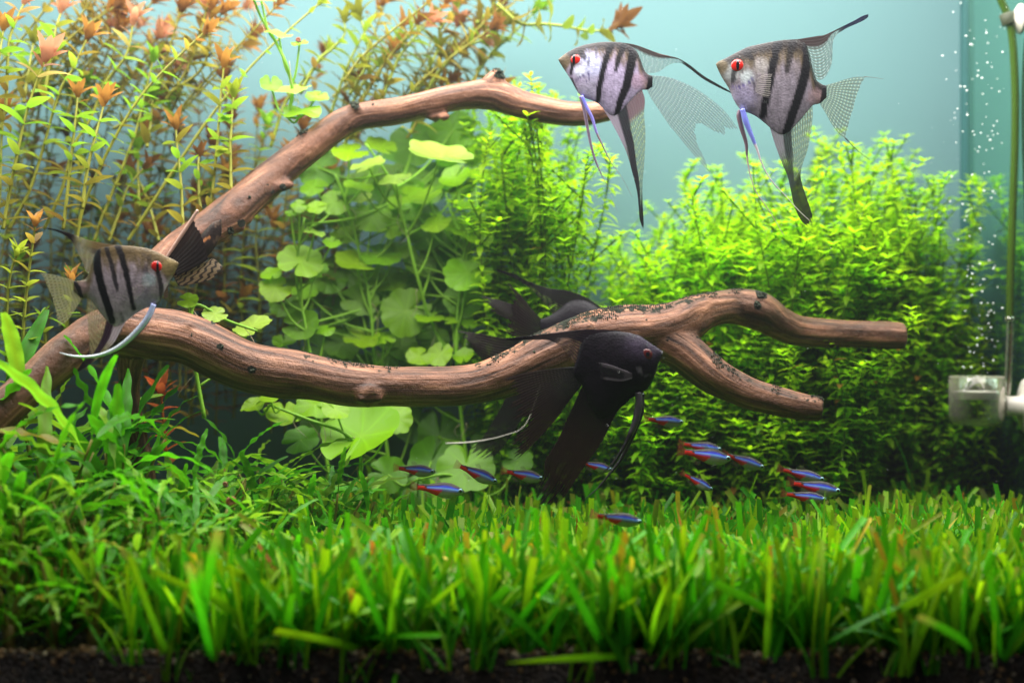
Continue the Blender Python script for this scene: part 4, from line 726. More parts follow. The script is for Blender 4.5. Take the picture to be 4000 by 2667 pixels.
# leafy stem plants
R.seed(21)
def leaf_proto(seed, Wd=.34, bend=.5):
    rr = random.Random(seed); mb = MB(); blade(mb, Matrix.Identity(3), 1, Wd, bend+rr.uniform(-.2, .2), .3, 7, lance, lambda t, k: (1.0-.15*(k == 1),)*3+(1,), twist=rr.uniform(-.3, .3)); return mb.mesh('leaf')
LP = [leaf_proto(i) for i in range(6)]
def stem_leaves(c, spacing, leaf, cols, dens=1.0, rr=R, tipn=6, start=.05, rise=.75):
    """yield (point, direction, up, length, colour, fraction) of the leaves on a stem line c (base to tip)"""
    seg = [np.linalg.norm(c[i+1]-c[i]) for i in range(len(c)-1)]; tot = sum(seg); s = tot*start; acc = 0; i = 0; k = 0
    cum = np.concatenate([[0], np.cumsum(seg)]); out = []
    while s < tot:
        p = Vector([np.interp(s, cum, c[:, q]) for q in range(3)]); p2 = Vector([np.interp(min(tot, s+.002), cum, c[:, q]) for q in range(3)]); p1 = Vector([np.interp(max(0, s-.002), cum, c[:, q]) for q in range(3)])
        T = (p2-p1).normalized(); f = s/tot; a0 = k*PI/2+rr.uniform(-.5, .5)+.4
        A = T.orthogonal().normalized(); B = T.cross(A)
        for q in range(2):
            if rr.random() > dens: continue
            az = a0+q*PI; side = A*math.cos(az)+B*math.sin(az); up = rise*(.7+.9*max(0, (f-.8)/.2)) + rr.uniform(-.25, .25)
            D = (side+T*up).normalized(); L_ = leaf*rr.uniform(.75, 1.15)*(.7 if f > .9 else 1); out.append((p, D, T, L_, cols(f, rr), f))
        s += spacing*(1-.45*max(0, (f-.75)/.25))*rr.uniform(.85, 1.15); k += 1
    p = Vector(c[-1]); T = Vector(c[-1]-c[-3]).normalized(); A = T.orthogonal().normalized(); B = T.cross(A)
    for q in range(tipn):
        az = q*2.4; side = A*math.cos(az)+B*math.sin(az); D = (side*(.22+.55*q/ tipn)+T).normalized(); out.append((p-T*.001*q*.5, D, side*-1+T*.2, leaf*rr.uniform(.75, 1.05), cols(1.0, rr), 1.0))
    return out
def stem_plant(name, label, group, pts, d, cols, leaf, spacing, dens=1.0, separate=True, srad=.0011, scol=(.30, .34, .04), dslope=0.0, tipn=8, rise=.75, sway=.0):
    n = len(pts); pp = [PD(x, y, d+dslope*i/(n-1)+sway*math.sin(i*1.7)) for i, (x, y) in enumerate(pts)]; base = pp[0]; c = cr([tuple(p-base) for p in pp], 14*n)
    root = empty(name, base, label, 'plant', group); mb = MB(); m = len(c)
    tube(mb, c, [srad*(1-.5*i/m) for i in range(m)], 6, lambda t: (*tuple(q*(1-.1*t) for q in scol), 1)); mb.build('stem', M_STEM, root)
    lv = stem_leaves(c, spacing, leaf, cols, dens, tipn=tipn, rise=rise)
    if separate:
        for p, D, up, L_, col, f in lv:
            o = link('leaf', R.choice(LP), M_LEAF, root); place(o, p, orient(D, up), L_); o.color = (*col, 1)
    else:
        mb = MB()
        for p, D, up, L_, col, f in lv:
            M = orient(D, up); off = len(mb.v); blade(mb, M, L_, .35*L_, R.uniform(.2, .8), .3, 4, lance, lambda t, k: (*col, 1)); mb.v[off:] = [tuple(Vector(v)+p) for v in mb.v[off:]]
        o = mb.build('foliage', M_LEAF, root); o['kind'] = 'stuff'
    return root
GRN, OLV, ORG, PNK, BRN, YEL = (.20, .40, .020), (.22, .23, .02), (.38, .18, .035), (.48, .22, .12), (.19, .080, .02), (.36, .44, .03)
def cols_top(tip, low, mid=GRN, warm=.9):
    def f(t, rr):
        c = lerp(low, mid, min(1, max(0, (t-.25)/.35)));
        if t > .80: c = lerp(c, tip, min(1, (t-.80)/.13))
        if rr.random() < .10: c = lerp(c, BRN, .6)
        k = rr.uniform(.8, 1.2); return tuple(q*k for q in c)
    return f
SCALE_Z = .3375
def Z(pts): return [(x*SCALE_Z, y*SCALE_Z) for x, y in pts]
NEAR = [  # base-to-tip points in the first close-up, tip colour, label
 ([(20, 1560), (60, 1330), (110, 1080), (160, 850), (220, 640), (310, 400)], PNK, .90, .019, 'stem plant with a large pink crown among the warm-tipped stems'),
 ([(430, 1560), (460, 1300), (490, 1020), (515, 800), (530, 640)], ORG, .905, .0125, 'slim orange-tipped stem beside a taller broad-leaved orange one'),
 ([(560, 1420), (590, 1180), (640, 960), (680, 820), (710, 690)], ORG, .895, .0145, 'broad-leaved stem with an open orange crown'),
 ([(1245, 1560), (1240, 1420), (1230, 1220), (1210, 1040), (1195, 860)], ORG, .91, .0145, 'orange-crowned stem standing just behind the trunk end of the upper branch'),
 ([(1430, 1480), (1445, 1320), (1480, 960), (1500, 680), (1525, 440)], ORG, .925, .0145, 'tall thin stem with a flared orange crown and few leaves'),
 ([(1575, 1330), (1570, 1150), (1570, 950), (1580, 780), (1590, 640)], YEL, .925, .0135, 'yellow-green stem close behind the upper branch'),
 ([(1370, 1480), (1355, 1300), (1350, 1150), (1355, 1050)], BRN, .93, .010, 'short brownish stem bud behind the upper branch'),
 ([(870, 1640), (1000, 1440), (1200, 1130), (1400, 840), (1600, 580), (1760, 400), (1950, 220), (2180, 20)], YEL, .97, .010, 'long bare yellow stem leaning across the open water'),
 ([(520, 1640), (560, 1430), (640, 1230), (760, 980), (900, 740), (1040, 560), (1220, 380), (1400, 215)], ORG, .93, .0120, 'long yellow leaning stem with an orange end'),
 ([(60, 1560), (190, 1320), (270, 1090), (400, 640), (500, 460), (600, 250)], ORG, .94, .0150, 'leaning green stem with a dense orange crown'),
 ([(300, 1560), (420, 1290), (500, 1000), (620, 800), (720, 560), (860, 370), (910, 130)], PNK, .96, .0150, 'dark green leaning stem reaching a pale pink top'),
 ([(640, 1640), (720, 1420), (830, 1150), (930, 880), (970, 700), (1045, 400)], GRN, .97, .0125, 'slender all-green stem in the gap'),
 ([(0, 880), (40, 700), (60, 300), (120, 120), (170, 10)], PNK, .93, .013, 'thin stem with a rosy tip beside the tank wall'),
 ([(300, 700), (340, 400), (380, 200), (425, 60)], PNK, .96, .015, 'stem with a faded pink crown near the surface'),
 ([(-40, 700), (-10, 420), (25, 190)], ORG, .92, .016, 'orange-crowned stem at the tank wall near the surface'),
 ([(160, 700), (200, 450), (230, 280)], OLV, .97, .013, 'olive stem between two pink-crowned stems'),
 ([(-20, 1560), (0, 1250), (10, 950), (30, 760)], ORG, .93, .014, 'stem with a drooping orange bud at the tank wall'),
 ([(950, 1500), (940, 1200), (940, 1000)], GRN, .985, .013, 'small green stem with a star of narrow leaves'),
 ([(1000, 1000), (1020, 880), (1040, 660)], GRN, .98, .014, 'small light green sprig before the blue panel'),
 ([(1080, 1640), (1040, 1480), (980, 1300), (900, 1150)], BRN, .98, .013, 'brown-leaved stem leaning beside the yellow stems'),
 ([(740, 1640), (800, 1480), (870, 1280), (1000, 1120)], BRN, .975, .012, 'yellow stem with brown curled leaves'),
]
for pts, tip, d, lf, lab in NEAR:
    stem_plant('stem_plant', lab, 'warm-tipped stem plants', Z(pts), d, cols_top(tip, lerp(OLV, BRN, .35)), lf*1.18, .0110 if 'bare' not in lab else .022, .9 if 'bare' not in lab else .55, True, .00125, (.30, .30, .03), dslope=.02)
LOWL = [([(60, 960), (52, 800), (62, 660), (82, 510)], ORG, .87, .0125, 'young stem with stacked narrow leaves and an orange bud by the trunk'), ([(20, 900), (14, 760), (22, 640), (40, 580)], YEL, .885, .013, 'young pale stem with fleshy leaves at the tank wall'), ([(112, 860), (104, 780), (100, 730)], GRN, .885, .011, 'tiny sprig with two leaves in front of the blue panel'),
        ([(385, 1080), (378, 1000), (370, 900)], (.55, .13, .03), .93, .018, 'small red-leaved plant under the lower driftwood branch'), ([(150, 760), (160, 690), (165, 640)], ORG, .89, .012, 'golden sprig behind the tail of the silver angelfish')]
for pts, tip, d, lf, lab in LOWL:
    red = 'red-leaved' in lab
    stem_plant('stem_plant', lab, 'warm-tipped stem plants', pts, d, (lambda t, rr: tuple(q*rr.uniform(.7, 1.2) for q in (.50, .12, .025))) if red else cols_top(tip, GRN, YEL), lf, .0085, 1, True, .0013, (.40, .10, .02) if red else (.30, .32, .04), rise=.9)
TOPC = [  # the central fan of warm stems above the upper branch (second close-up)
 ([(430, 1000), (500, 800), (620, 460), (740, 220), (860, 20)], ORG, .015), ([(520, 1050), (620, 780), (760, 520), (900, 380), (1050, 240), (1200, 120), (1300, 10)], ORG, .016), ([(300, 640), (420, 420), (520, 330), (600, 240), (600, 130)], OLV, .012), ([(600, 1000), (700, 700), (800, 560), (900, 330), (1000, 170)], ORG, .014), ([(850, 700), (960, 420), (1060, 280), (1180, 150)], PNK, .016),
 ([(1150, 640), (1250, 480), (1380, 350), (1560, 260), (1700, 160)], OLV, .014), ([(1430, 620), (1560, 420), (1660, 280), (1700, 140), (1690, 20)], PNK, .017), ([(1100, 620), (1200, 420), (1260, 300)], OLV, .011), ([(640, 640), (760, 420), (740, 230), (700, 100)], OLV, .015), ([(1500, 480), (1640, 330), (1800, 180), (1920, 60)], GRN, .013), ([(100, 1000), (200, 700), (330, 540), (500, 330)], YEL, .010), ([(820, 560), (900, 340), (980, 330), (1000, 290)], PNK, .010),
 ([(1640, 30), (1800, 160), (1950, 165), (2100, 180), (2250, 210), (2400, 205), (2440, 180)], BRN, .020), ([(1250, 200), (1340, 80), (1420, -20)], BRN, .018), ([(1500, 160), (1600, 60), (1640, -30)], BRN, .018)]
names_c = ['tall warm stem at the start of the fan above the branch', 'long leaning stem crossing the fan above the branch', 'short olive stem at the open edge of the fan', 'orange-topped stem in the thick of the fan', 'pink-topped stem beside the thick of the fan', 'olive stem leaning low behind the branch knot', 'pink-crowned stem rising by the branch knot', 'stubby olive shoot over the branch', 'broad olive stem with a ragged top', 'light green stem leaning toward the open water', 'thin yellow stem reaching from the pennywort', 'small rosy shoot inside the fan', 'brown-leaved stem trailing flat beneath the surface', 'brown crown of leaves breaking at the surface', 'second brown shoot close under the surface']
for (pts, tip, lf), lab in zip(TOPC, names_c):
    stem_plant('stem_plant', lab, 'warm-tipped stem plants', [(588+x*.3375, y*.3375) for x, y in pts], R.uniform(1.0, 1.06), cols_top(tip, lerp(OLV, BRN, .4), lerp(OLV, GRN, .5)), lf*1.2, .0090, .92, True, .0014, (.26, .32, .03), dslope=.01)
for i in range(84):   # the dim thicket behind
    x0 = R.uniform(-30, 600) if i < 62 else R.uniform(500, 760); h = R.uniform(260, 640); lean = R.uniform(-10, 150)
    y0 = R.uniform(700, 1000); pts = [(x0+lean*t*t+8*math.sin(t*5+i), y0-h*t) for t in (0, .33, .66, 1)]
    kind = R.choice((0, 0, 1, 2)); low, tip = ((BRN, BRN), (OLV, ORG), (lerp(GRN, OLV, .5), GRN))[kind]
    stem_plant('thicket_stem', ('dim brown-leaved stem in the thicket near the back panel', 'dim olive stem in the thicket near the back panel', 'dim green stem in the thicket near the back panel')[0 if kind == 0 else kind], ('brown thicket stems', 'olive thicket stems', 'green thicket stems')[kind], pts, R.uniform(1.02, 1.10), cols_top(tip, low, lerp(low, OLV, .5)), R.uniform(.014, .020), .0105, .9, False, .0010, (.18, .18, .03))
for i in range(44):   # surface tangle of warm stems
    x0 = R.uniform(-40, 430) if i < 30 else R.uniform(700, 1060); y0 = R.uniform(180, 330); pts = [(x0, y0), (x0+R.uniform(30, 90), y0-R.uniform(60, 120)), (x0+R.uniform(90, 260), y0-R.uniform(120, 300))]
    stem_plant('surface_stem', 'warm olive stem leaning in the tangle under the water surface', 'stems tangled under the surface', pts, R.uniform(.99, 1.08), cols_top(R.choice((ORG, PNK, BRN)), OLV, lerp(OLV, ORG, .35)), R.uniform(.014, .020), .0085, .95, False, .0012, (.28, .26, .03))

# fine-leaved bright bushes behind the fork
R.seed(33)
def bush_proto(L_, seed, w=.0118):
    rr = random.Random(seed); c = np.array([(0.018*math.sin(t*4+seed)*t, 0.014*math.sin(t*3.2+seed*2)*t, L_*t) for t in np.linspace(0, 1, 24)]); mb = MB(); tube(mb, c, [.0010*(1-.5*i/24) for i in range(24)], 5, (.14, .24, .02, 1)); st = mb.mesh('stem')
    mb = MB(); s = .01; k = 0
    while s < L_:
        f = s/L_; i = f*23; a = int(min(i, 22)); p = Vector(c[a]*(1-(i-a))+c[a+1]*(i-a)); nl = 3; ln = w*rr.uniform(.8, 1.2)*(1.0 if f < .93 else .7)
        for q in range(nl):
            az = k*1.3+q*2*PI/nl+rr.uniform(-.6, .6); up = rr.uniform(-.1, .8) if f < .93 else rr.uniform(.7, 1.4); D = Vector((math.cos(az), math.sin(az), up)).normalized(); g = rr.uniform(.82, 1.18); cc = lerp((.17, .38, .003), (.34, .55, .006), f**1.3)
            if rr.random() < .012: cc = (.35, .16, .03)
            cc = (cc[0]*g, cc[1]*g, cc[2]*g, 1); M = orient(D, (0, 0, 1)); off = len(mb.v)
            blade(mb, M, ln, ln*.36, rr.uniform(.2, 1.1), .25, 3, lance, lambda t, kk: cc); mb.v[off:] = [tuple(Vector(v)+p) for v in mb.v[off:]]
        # side shoots
        if f > .3 and rr.random() < .22:
            az = rr.uniform(0, 6.28); sl = rr.uniform(.014, .038); D = Vector((math.cos(az)*.8, math.sin(az)*.8, .8)).normalized()
            tube(mb, [p+D*sl*t for t in (0, .5, 1)], .0006, 4, (.16, .30, .02, 1), cap=False)
            for t in (.5, .8, 1.0):
                for q in range(4):
                    az2 = q*PI/2+t*2; E = (Vector((math.cos(az2), math.sin(az2), .3+t*.5))).normalized(); M = orient(E, (0, 0, 1)); off = len(mb.v); cc = (.30*rr.uniform(.8, 1.1), .54, .006, 1)
                    blade(mb, M, ln*.8, ln*.26, .5, .25, 3, lance, lambda t_, kk: cc); mb.v[off:] = [tuple(Vector(v)+p+D*sl*t) for v in mb.v[off:]]
        s += .0042*rr.uniform(.85, 1.2)*(1-.3*(f > .9)); k += 1
    return st, mb.mesh('foliage'), L_
BP = [bush_proto(L_, i) for i, L_ in enumerate((.06, .09, .12, .15, .18, .21, .24, .27, .30, .33))]
def bush(x, ytop, d, label, group):
    z0 = soil_z((x*S-2000)*K*d, d); X_ = (x*S-2000)*K*d; ht = (1333.5-ytop*S)*K*d-z0
    if X_ > XR-.008: return
    if x > 2020 and d < 1.045: d = 1.05+R.random()*.05; X_ = min((x*S-2000)*K*d, XR-.02); z0 = soil_z(X_, d); ht = (1333.5-ytop*S)*K*d-z0
    if 1060 < x < 1420 and d < 1.0: d = 1.0+R.random()*.03; X_ = (x*S-2000)*K*d; z0 = soil_z(X_, d); ht = (1333.5-ytop*S)*K*d-z0
    st, fo, L_ = min(BP, key=lambda b: abs(b[2]-ht)); root = empty('bushy_stem', (X_, d, z0-.002), label, 'plant', group)
    root.rotation_euler = (R.uniform(-.10, .10), R.uniform(-.12, .12), R.uniform(0, 6.28)); k = ht/L_; root.scale = (max(.8, min(1.15, k)),)*2+(k,)
    link('stem', st, M_STEM, root); o = link('foliage', fo, M_BUSH, root); o['kind'] = 'stuff'; g = R.uniform(.85, 1.15); o.color = (g*R.uniform(.9, 1.1), g, g, 1)
def top_at(x): return np.interp(x, [1110, 1150, 1200, 1260, 1320, 1360, 1400, 1440, 1480, 1540, 1600, 1660, 1720, 1800, 1860, 1920, 1990, 2050, 2120, 2150, 2200, 2240, 2290, 2350], [330, 200, 160, 290, 250, 330, 560, 520, 470, 430, 425, 400, 370, 340, 330, 350, 280, 320, 345, 520, 390, 470, 680, 620])
for i in range(40):
    x = R.uniform(1110, 1325); bush(x, top_at(x)+R.uniform(0, 260)*R.random(), R.uniform(.99, 1.10), 'bright green bushy stem in the clump between the pennywort and the gap', 'bushy stems beside the pennywort')
for i in range(135):
    x = R.uniform(1450, 2140); dd = R.random(); bush(x, top_at(x)+R.uniform(-25, 150)+dd*R.uniform(0, 320), 1.115-dd*.13, 'bright green bushy stem in the thicket behind the driftwood fork', 'bushy stems behind the fork')
for i in range(18):
    x = R.uniform(2130, 2330); bush(x, top_at(x)+R.uniform(0, 350), R.uniform(1.02, 1.11), 'loose green stem growing near the gas diffuser', 'green stems near the diffuser')
for i in range(40):
    x = R.uniform(1150, 2100); bush(x, R.uniform(760, 1000), R.uniform(.975, 1.02), 'short dark green stem in the shade under the driftwood fork', 'short stems under the fork')
for x, y, d in ((1480, 560, .985), (1380, 600, .99), (1450, 590, .98), (1230, 600, .98), (1250, 640, .975), (1905, 780, .965), (2040, 840, .96), (2130, 830, .97), (1960, 690, .985), (1800, 800, .965), (2060, 930, .95), (1240, 640, .98)):
    bush(x, y, d, 'single green sprig standing clear in front of the bushy thicket', 'sprigs standing clear of the bushes')

# wavy-leaved plants at the trunk's foot
R.seed(45)
def wavy(seed):
    rr = random.Random(seed); mb = MB(); pet = rr.uniform(.10, .22)
    prof = lambda t: .16 if t < pet else max(.05, .18+.82*math.sin(PI*min(1, (t-pet)/(1-pet)*.93+.06))**.65)
    blade(mb, Matrix.Identity(3), 1, rr.uniform(.075, .115), rr.uniform(.3, 1.6), rr.uniform(.1, .35), 30, prof, lambda t, k: ((.95, .72, .5, 1) if k == 1 else (1.05, 1.02, 1.0, 1)) if t > .06 else (.9, .6, .5, 1), wave=rr.uniform(.25, .5), wf=rr.uniform(3.5, 6.5), twist=rr.uniform(-.9, .9), ph=rr.uniform(0, 6)); return mb.mesh('leaf')
WV = [wavy(i) for i in range(9)]
def crypt(x, d, hmax, n, label):
    X_ = (x*S-2000)*K*d; z0 = soil_z(X_, d); root = empty('wavy_leaf_plant', (X_, d, z0), label, 'plant', 'wavy-leaved plants')
    mb = MB(); tube(mb, [(0, 0, -.004), (0, 0, .004), (.001, 0, .012)], [.003, .0035, .002], 7, (.20, .14, .04, 1)); mb.build('crown', M_STEM, root)
    ns = 4; stalks = []
    for k in range(ns):
        az = k*2*PI/ns+R.uniform(-.6, .6); le = R.uniform(.1, .45); top = hmax*R.uniform(.35, .72); p = cr([(0, 0, .002), (math.cos(az)*le*top*.3, math.sin(az)*le*top*.3, top*.5), (math.cos(az)*le*top, math.sin(az)*le*top, top)], 10)
        mb = MB(); tube(mb, p, [.0012*(1-.4*t) for t in np.linspace(0, 1, 10)], 6, (.22, .20, .03, 1)); mb.build('stalk', M_STEM, root); stalks.append((p, az))
    for i in range(n):
        p, a0 = stalks[i % ns]; t = R.uniform(.15, 1) if i >= ns else 1.0; q = Vector(p[int(t*9)]); az = R.uniform(0, 6.28); inc = R.uniform(.15, 1.25); D = Vector((math.cos(az)*math.sin(inc), math.sin(az)*math.sin(inc), math.cos(inc))); L_ = max(.034, hmax*R.uniform(.40, .66))*(.85 if d < .79 else 1)
        o = link('leaf', R.choice(WV), M_LEAF, root); place(o, q, orient(D, Vector((-math.cos(az), -math.sin(az), .9))), L_)
        c = (.075, .36, .006) if R.random() < .6 else (.20, .48, .02)
        if R.random() < .03: c = (.28, .30, .03)
        o.color = tint(c, .25)
CR = [(-20, .80, .125), (60, .775, .105), (130, .80, .118), (200, .79, .105), (275, .84, .135), (330, .84, .085), (400, .85, .080), (470, .85, .085), (540, .86, .095), (600, .87, .09), (680, .87, .082), (760, .88, .085), (820, .89, .082), (30, .745, .085), (150, .745, .085), (260, .75, .09), (380, .77, .085), (480, .79, .08), (590, .80, .07), (-40, .85, .15), (90, .86, .14), (230, .87, .12), (700, .92, .085), (620, .93, .09), (500, .92, .10), (20, .722, .062), (120, .728, .07), (215, .722, .06), (320, .735, .068), (70, .76, .085), (200, .765, .085), (330, .775, .085)]
clab = ['tall wavy-leaved plant pressed against the tank wall', 'wavy-leaved plant with pale frilled leaves before the trunk', 'tall wavy-leaved plant reaching the trunk underside', 'bushy wavy-leaved plant between trunk and root leg', 'tall wavy-leaved plant climbing over the driftwood root leg', 'wavy-leaved plant beside the driftwood root leg', 'wavy-leaved plant under the start of the lower branch', 'wavy-leaved plant in front of the red-leaved plant', 'mid-height wavy-leaved plant past the red-leaved plant', 'wavy-leaved plant below the low pennywort runner', 'low wavy-leaved plant at the edge of the grass', 'small wavy-leaved plant before the broad scalloped leaf', 'last wavy-leaved plant before the tetras', 'short dark wavy-leaved plant at the front corner', 'short wavy-leaved plant on the bare front soil', 'short wavy-leaved plant with arching leaves near the front glass', 'arching wavy-leaved plant over the front gravel', 'wavy-leaved plant where grass and gravel meet', 'small wavy-leaved plant within the front grass', 'tall wavy-leaved plant behind the trunk foot', 'wavy-leaved plant in the shade of the trunk', 'wavy-leaved plant behind the root leg', 'wavy-leaved plant behind the grass under the scalloped leaf', 'shaded wavy-leaved plant under the lower branch', 'shaded wavy-leaved plant near the red-leaved plant', 'low wavy-leaved plant against the front glass in the dark corner', 'low wavy-leaved plant behind the olive dead leaf', 'small wavy-leaved plant beside the brown dead leaf', 'small wavy-leaved plant at the start of the front grass', 'leafy wavy plant behind the dark front corner', 'leafy wavy plant behind the brown dead leaf', 'leafy wavy plant behind the yellow torn leaf']
for (x, d, h), lab in zip(CR, clab): crypt(x, d, h, 32 if h > .1 else 22, lab)

# grass carpet
R.seed(57)
def blade_proto(seed, cut):
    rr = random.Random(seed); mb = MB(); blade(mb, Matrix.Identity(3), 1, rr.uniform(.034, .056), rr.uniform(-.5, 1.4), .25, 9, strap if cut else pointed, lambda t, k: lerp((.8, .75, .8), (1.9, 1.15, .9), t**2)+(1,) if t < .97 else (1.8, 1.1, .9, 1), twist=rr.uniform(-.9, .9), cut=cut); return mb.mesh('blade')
GB = [blade_proto(i, i % 4 != 0) for i in range(10)]
TUFTN = 0
def grass_col(): 
    c = R.random(); return tint((.045, .34, .003) if c < .52 else ((.16, .46, .004) if c < .965 else ((.36, .38, .02) if c < .992 else (.26, .14, .02))), .25)
tuft_x = list(np.linspace(480, 3960, 44))
for i, px in enumerate(tuft_x):
    d = R.uniform(.712, .748) if i % 3 else R.uniform(.7025, .7045); X_ = (px+R.uniform(-110, 110)-2000)*K*d; z0 = soil_z(X_, d); root = empty('grass_tuft', (X_, d, z0-(.002 if i % 3 else R.uniform(.004, .013))), 'trimmed grass tuft of flat blades rooted along the front gravel line', 'plant', 'front row of grass tufts')
    for q in range(R.randrange(11, 16)):
        az = R.uniform(0, 6.28); inc = abs(R.gauss(0, .34)); D = Vector((math.cos(az)*math.sin(inc), math.sin(az)*math.sin(inc)*.6+(.12 if i % 3 == 0 else 0), math.cos(inc))); L_ = R.uniform(.030, .074)*(.8 if px < 1000 else 1)
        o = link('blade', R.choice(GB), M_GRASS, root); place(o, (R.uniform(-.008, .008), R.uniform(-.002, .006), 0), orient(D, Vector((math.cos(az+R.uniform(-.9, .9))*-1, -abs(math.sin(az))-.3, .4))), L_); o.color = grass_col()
mb = MB(); clumps = 0
while clumps < 1650:
    y = .709+(1.10-.709)*R.random()**1.05; lim = .36*y+.02; x = R.uniform(-lim, min(lim, XR-.012))
    px = x/(K*y)+2000
    if px < 1150 and R.random() < .55 and y > .76: continue
    if px < 800 and y < .80 and R.random() < .72-.7*max(0, (px-350)/450): continue
    if px < 500 and R.random() < .5: continue
    clumps += 1; cb = R.uniform(.65, 1.3); z0 = soil_z(x, y); top = -.113+.012*R.random()
    for q in range(R.randrange(7, 11)):
        az = R.uniform(0, 6.28); inc = abs(R.gauss(0, .46)); D = Vector((math.cos(az)*math.sin(inc), math.sin(az)*math.sin(inc), math.cos(inc))); L_ = (top-z0)/max(.55, math.cos(inc))*R.uniform(.65, 1.12)*(1.25 if R.random() < .04 else 1)
        M = orient(D, Vector((math.cos(az+R.uniform(-1.2, 1.2))*-1, -abs(math.sin(az))-.2, .4))); off = len(mb.v); c = tuple(q_*cb for q_ in grass_col()); cut = R.random() < .75; w = R.uniform(.0023, .0046); tipc = (.26, .26, .03) if cut and R.random() < .22 else None
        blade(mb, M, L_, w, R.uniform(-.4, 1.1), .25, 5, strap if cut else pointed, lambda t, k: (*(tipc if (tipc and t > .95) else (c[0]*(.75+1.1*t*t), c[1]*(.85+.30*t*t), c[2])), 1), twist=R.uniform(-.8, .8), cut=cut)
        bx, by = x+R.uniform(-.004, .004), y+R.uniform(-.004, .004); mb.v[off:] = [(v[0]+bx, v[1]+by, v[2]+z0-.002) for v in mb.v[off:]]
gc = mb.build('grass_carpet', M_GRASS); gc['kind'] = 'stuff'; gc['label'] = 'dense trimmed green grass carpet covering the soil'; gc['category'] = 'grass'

# fallen leaves and debris among the front plants
for x, y, d, L_, c, rot, lab in ((268, 1300, .745, .02, (.42, .30, .02), 1.2, 'yellow torn leaf caught among the front wavy-leaved plants'), (205, 1320, .74, .013, (.40, .20, .05), 1.4, 'small brown dead leaf standing on the front soil'), (150, 1430, .725, .022, (.16, .11, .02), .2, 'dull olive dead leaf lying on the front soil')):
    p = PD(x, y, d); o = link('dead_leaf', WV[(int(x)) % 9], M_LEAF); o.matrix_basis = Matrix.Translation(p) @ orient((math.cos(rot)*.8, .2, -math.sin(rot)), (0, -1, .5)).to_4x4() @ Matrix.Diagonal((L_*1.2, L_*2, L_*1.5, 1)); o.color = (*c, 1); tag(o, lab, 'leaf')

R.seed(69)
# ------------------------------------------------------------------ snails
def snail_mesh():
    mb = MB(); n = 60; pts = []; rad = []
    for i in range(n):
        t = i/(n-1); a = t*2.6*2*PI; r = .06+.62*t**1.15; pts.append((r*math.cos(a), .05*math.sin(a*.5), r*math.sin(a))); rad.append(.06+.34*t**1.1)
    tube(mb, pts, rad, 12, lambda t: (*lerp((.55, .25, .12), (.22, .05, .02), t), 1)); return mb.mesh('shell')
SN = snail_mesh(); M_SHELL = skin_mat('snail_shell', rough=.3, metal=0, scale=500, spots=.3); M_FOOT = simple('snail_foot', (.10, .07, .06), .4)
mb = MB(); tube(mb, [(-.9, 0, -.75), (-.4, 0, -.85), (.4, 0, -.85), (1.1, 0, -.72)], [.08, .26, .28, .12], 8); FT = mb.mesh('foot')
for px, py, d, r, lab in ((3340, 2163, .84, .0022, 'brown ramshorn snail on a tall blade in the middle of the grass'), (905, 1958, .80, .0034, 'reddish snail on a wavy leaf where the plants meet the grass'), (980, 2060, .77, .0021, 'small red snail below the larger reddish snail'), (2384, 2416, .735, .0020, 'dark red snail low in the front grass'), (2477, 2476, .725, .0019, 'tiny dark snail near the gravel under the grass'), (2640, 2538, .715, .0023, 'brown snail resting on the front gravel'), (1166, 156, .945, .0019, 'brown snail on a pale pennywort leaf near the surface'), (880, 1890, .81, .0016, 'tiny red snail above the reddish snail')):
    root = empty('snail', P(px, py, d), lab, 'snail', 'ramshorn snails'); root.scale = (r,)*3; root.rotation_euler = (0, R.uniform(-1, 1), R.uniform(-.5, .5)); link('shell', SN, M_SHELL, root); link('foot', FT, M_FOOT, root)

# ------------------------------------------------------------------ gas diffuser, hose, bubbles
m, nt, out = newmat('diffuser_glass'); g = nd(nt, 'ShaderNodeBsdfGlossy'); g.inputs['Color'].default_value = (1, .96, .9, 1); g.inputs['Roughness'].default_value = .05
tr = nd(nt, 'ShaderNodeBsdfTransparent'); tr.inputs['Color'].default_value = (.90, .90, .86, 1); lw = nd(nt, 'ShaderNodeLayerWeight', Blend=.45); df = nd(nt, 'ShaderNodeBsdfDiffuse'); df.inputs['Color'].default_value = (.8, .74, .62, 1)
m1 = nd(nt, 'ShaderNodeMixShader'); m1.inputs[0].default_value = .35; nt.links.new(g.outputs[0], m1.inputs[1]); nt.links.new(df.outputs[0], m1.inputs[2]); m2 = nd(nt, 'ShaderNodeMixShader'); nt.links.new(lw.outputs['Facing'], m2.inputs[0]); nt.links.new(tr.outputs[0], m2.inputs[1]); nt.links.new(m1.outputs[0], m2.inputs[2]); nt.links.new(m2.outputs[0], out.inputs[0]); M_DGL = m
M_CERAM = simple('ceramic_disc', (.80, .76, .72), .6, var=.08, vscale=800); M_RUB = simple('suction_rubber', (.72, .66, .58), .35, spec=.4); M_CLIP = simple('hose_clip', (.05, .055, .025), .5, bump=.4, bscale=700)
DX = 1.005; c0 = P(3815, 1568, DX); u = K*DX
dif = empty('gas_diffuser', c0+Vector((0, 0, -93*u)), 'clear glass gas diffuser cup with white ceramic disc on the side glass', 'diffuser'); h = Vector((0, 0, 93*u))
Rr = 105*u; th = 9*u
prof = [(0.0001, -93*u), (60*u, -93*u), (88*u, -88*u), (102*u, -74*u), (Rr, -55*u), (Rr, 92*u), (Rr-th*.5, 95*u), (Rr-th, 92*u), (Rr-th, -50*u), (92*u, -68*u), (80*u, -78*u), (55*u, -82*u), (.0001, -82*u)]
mb = MB(); lathe(mb, prof, 48); o = mb.build('cup', M_DGL, dif); o.location = h
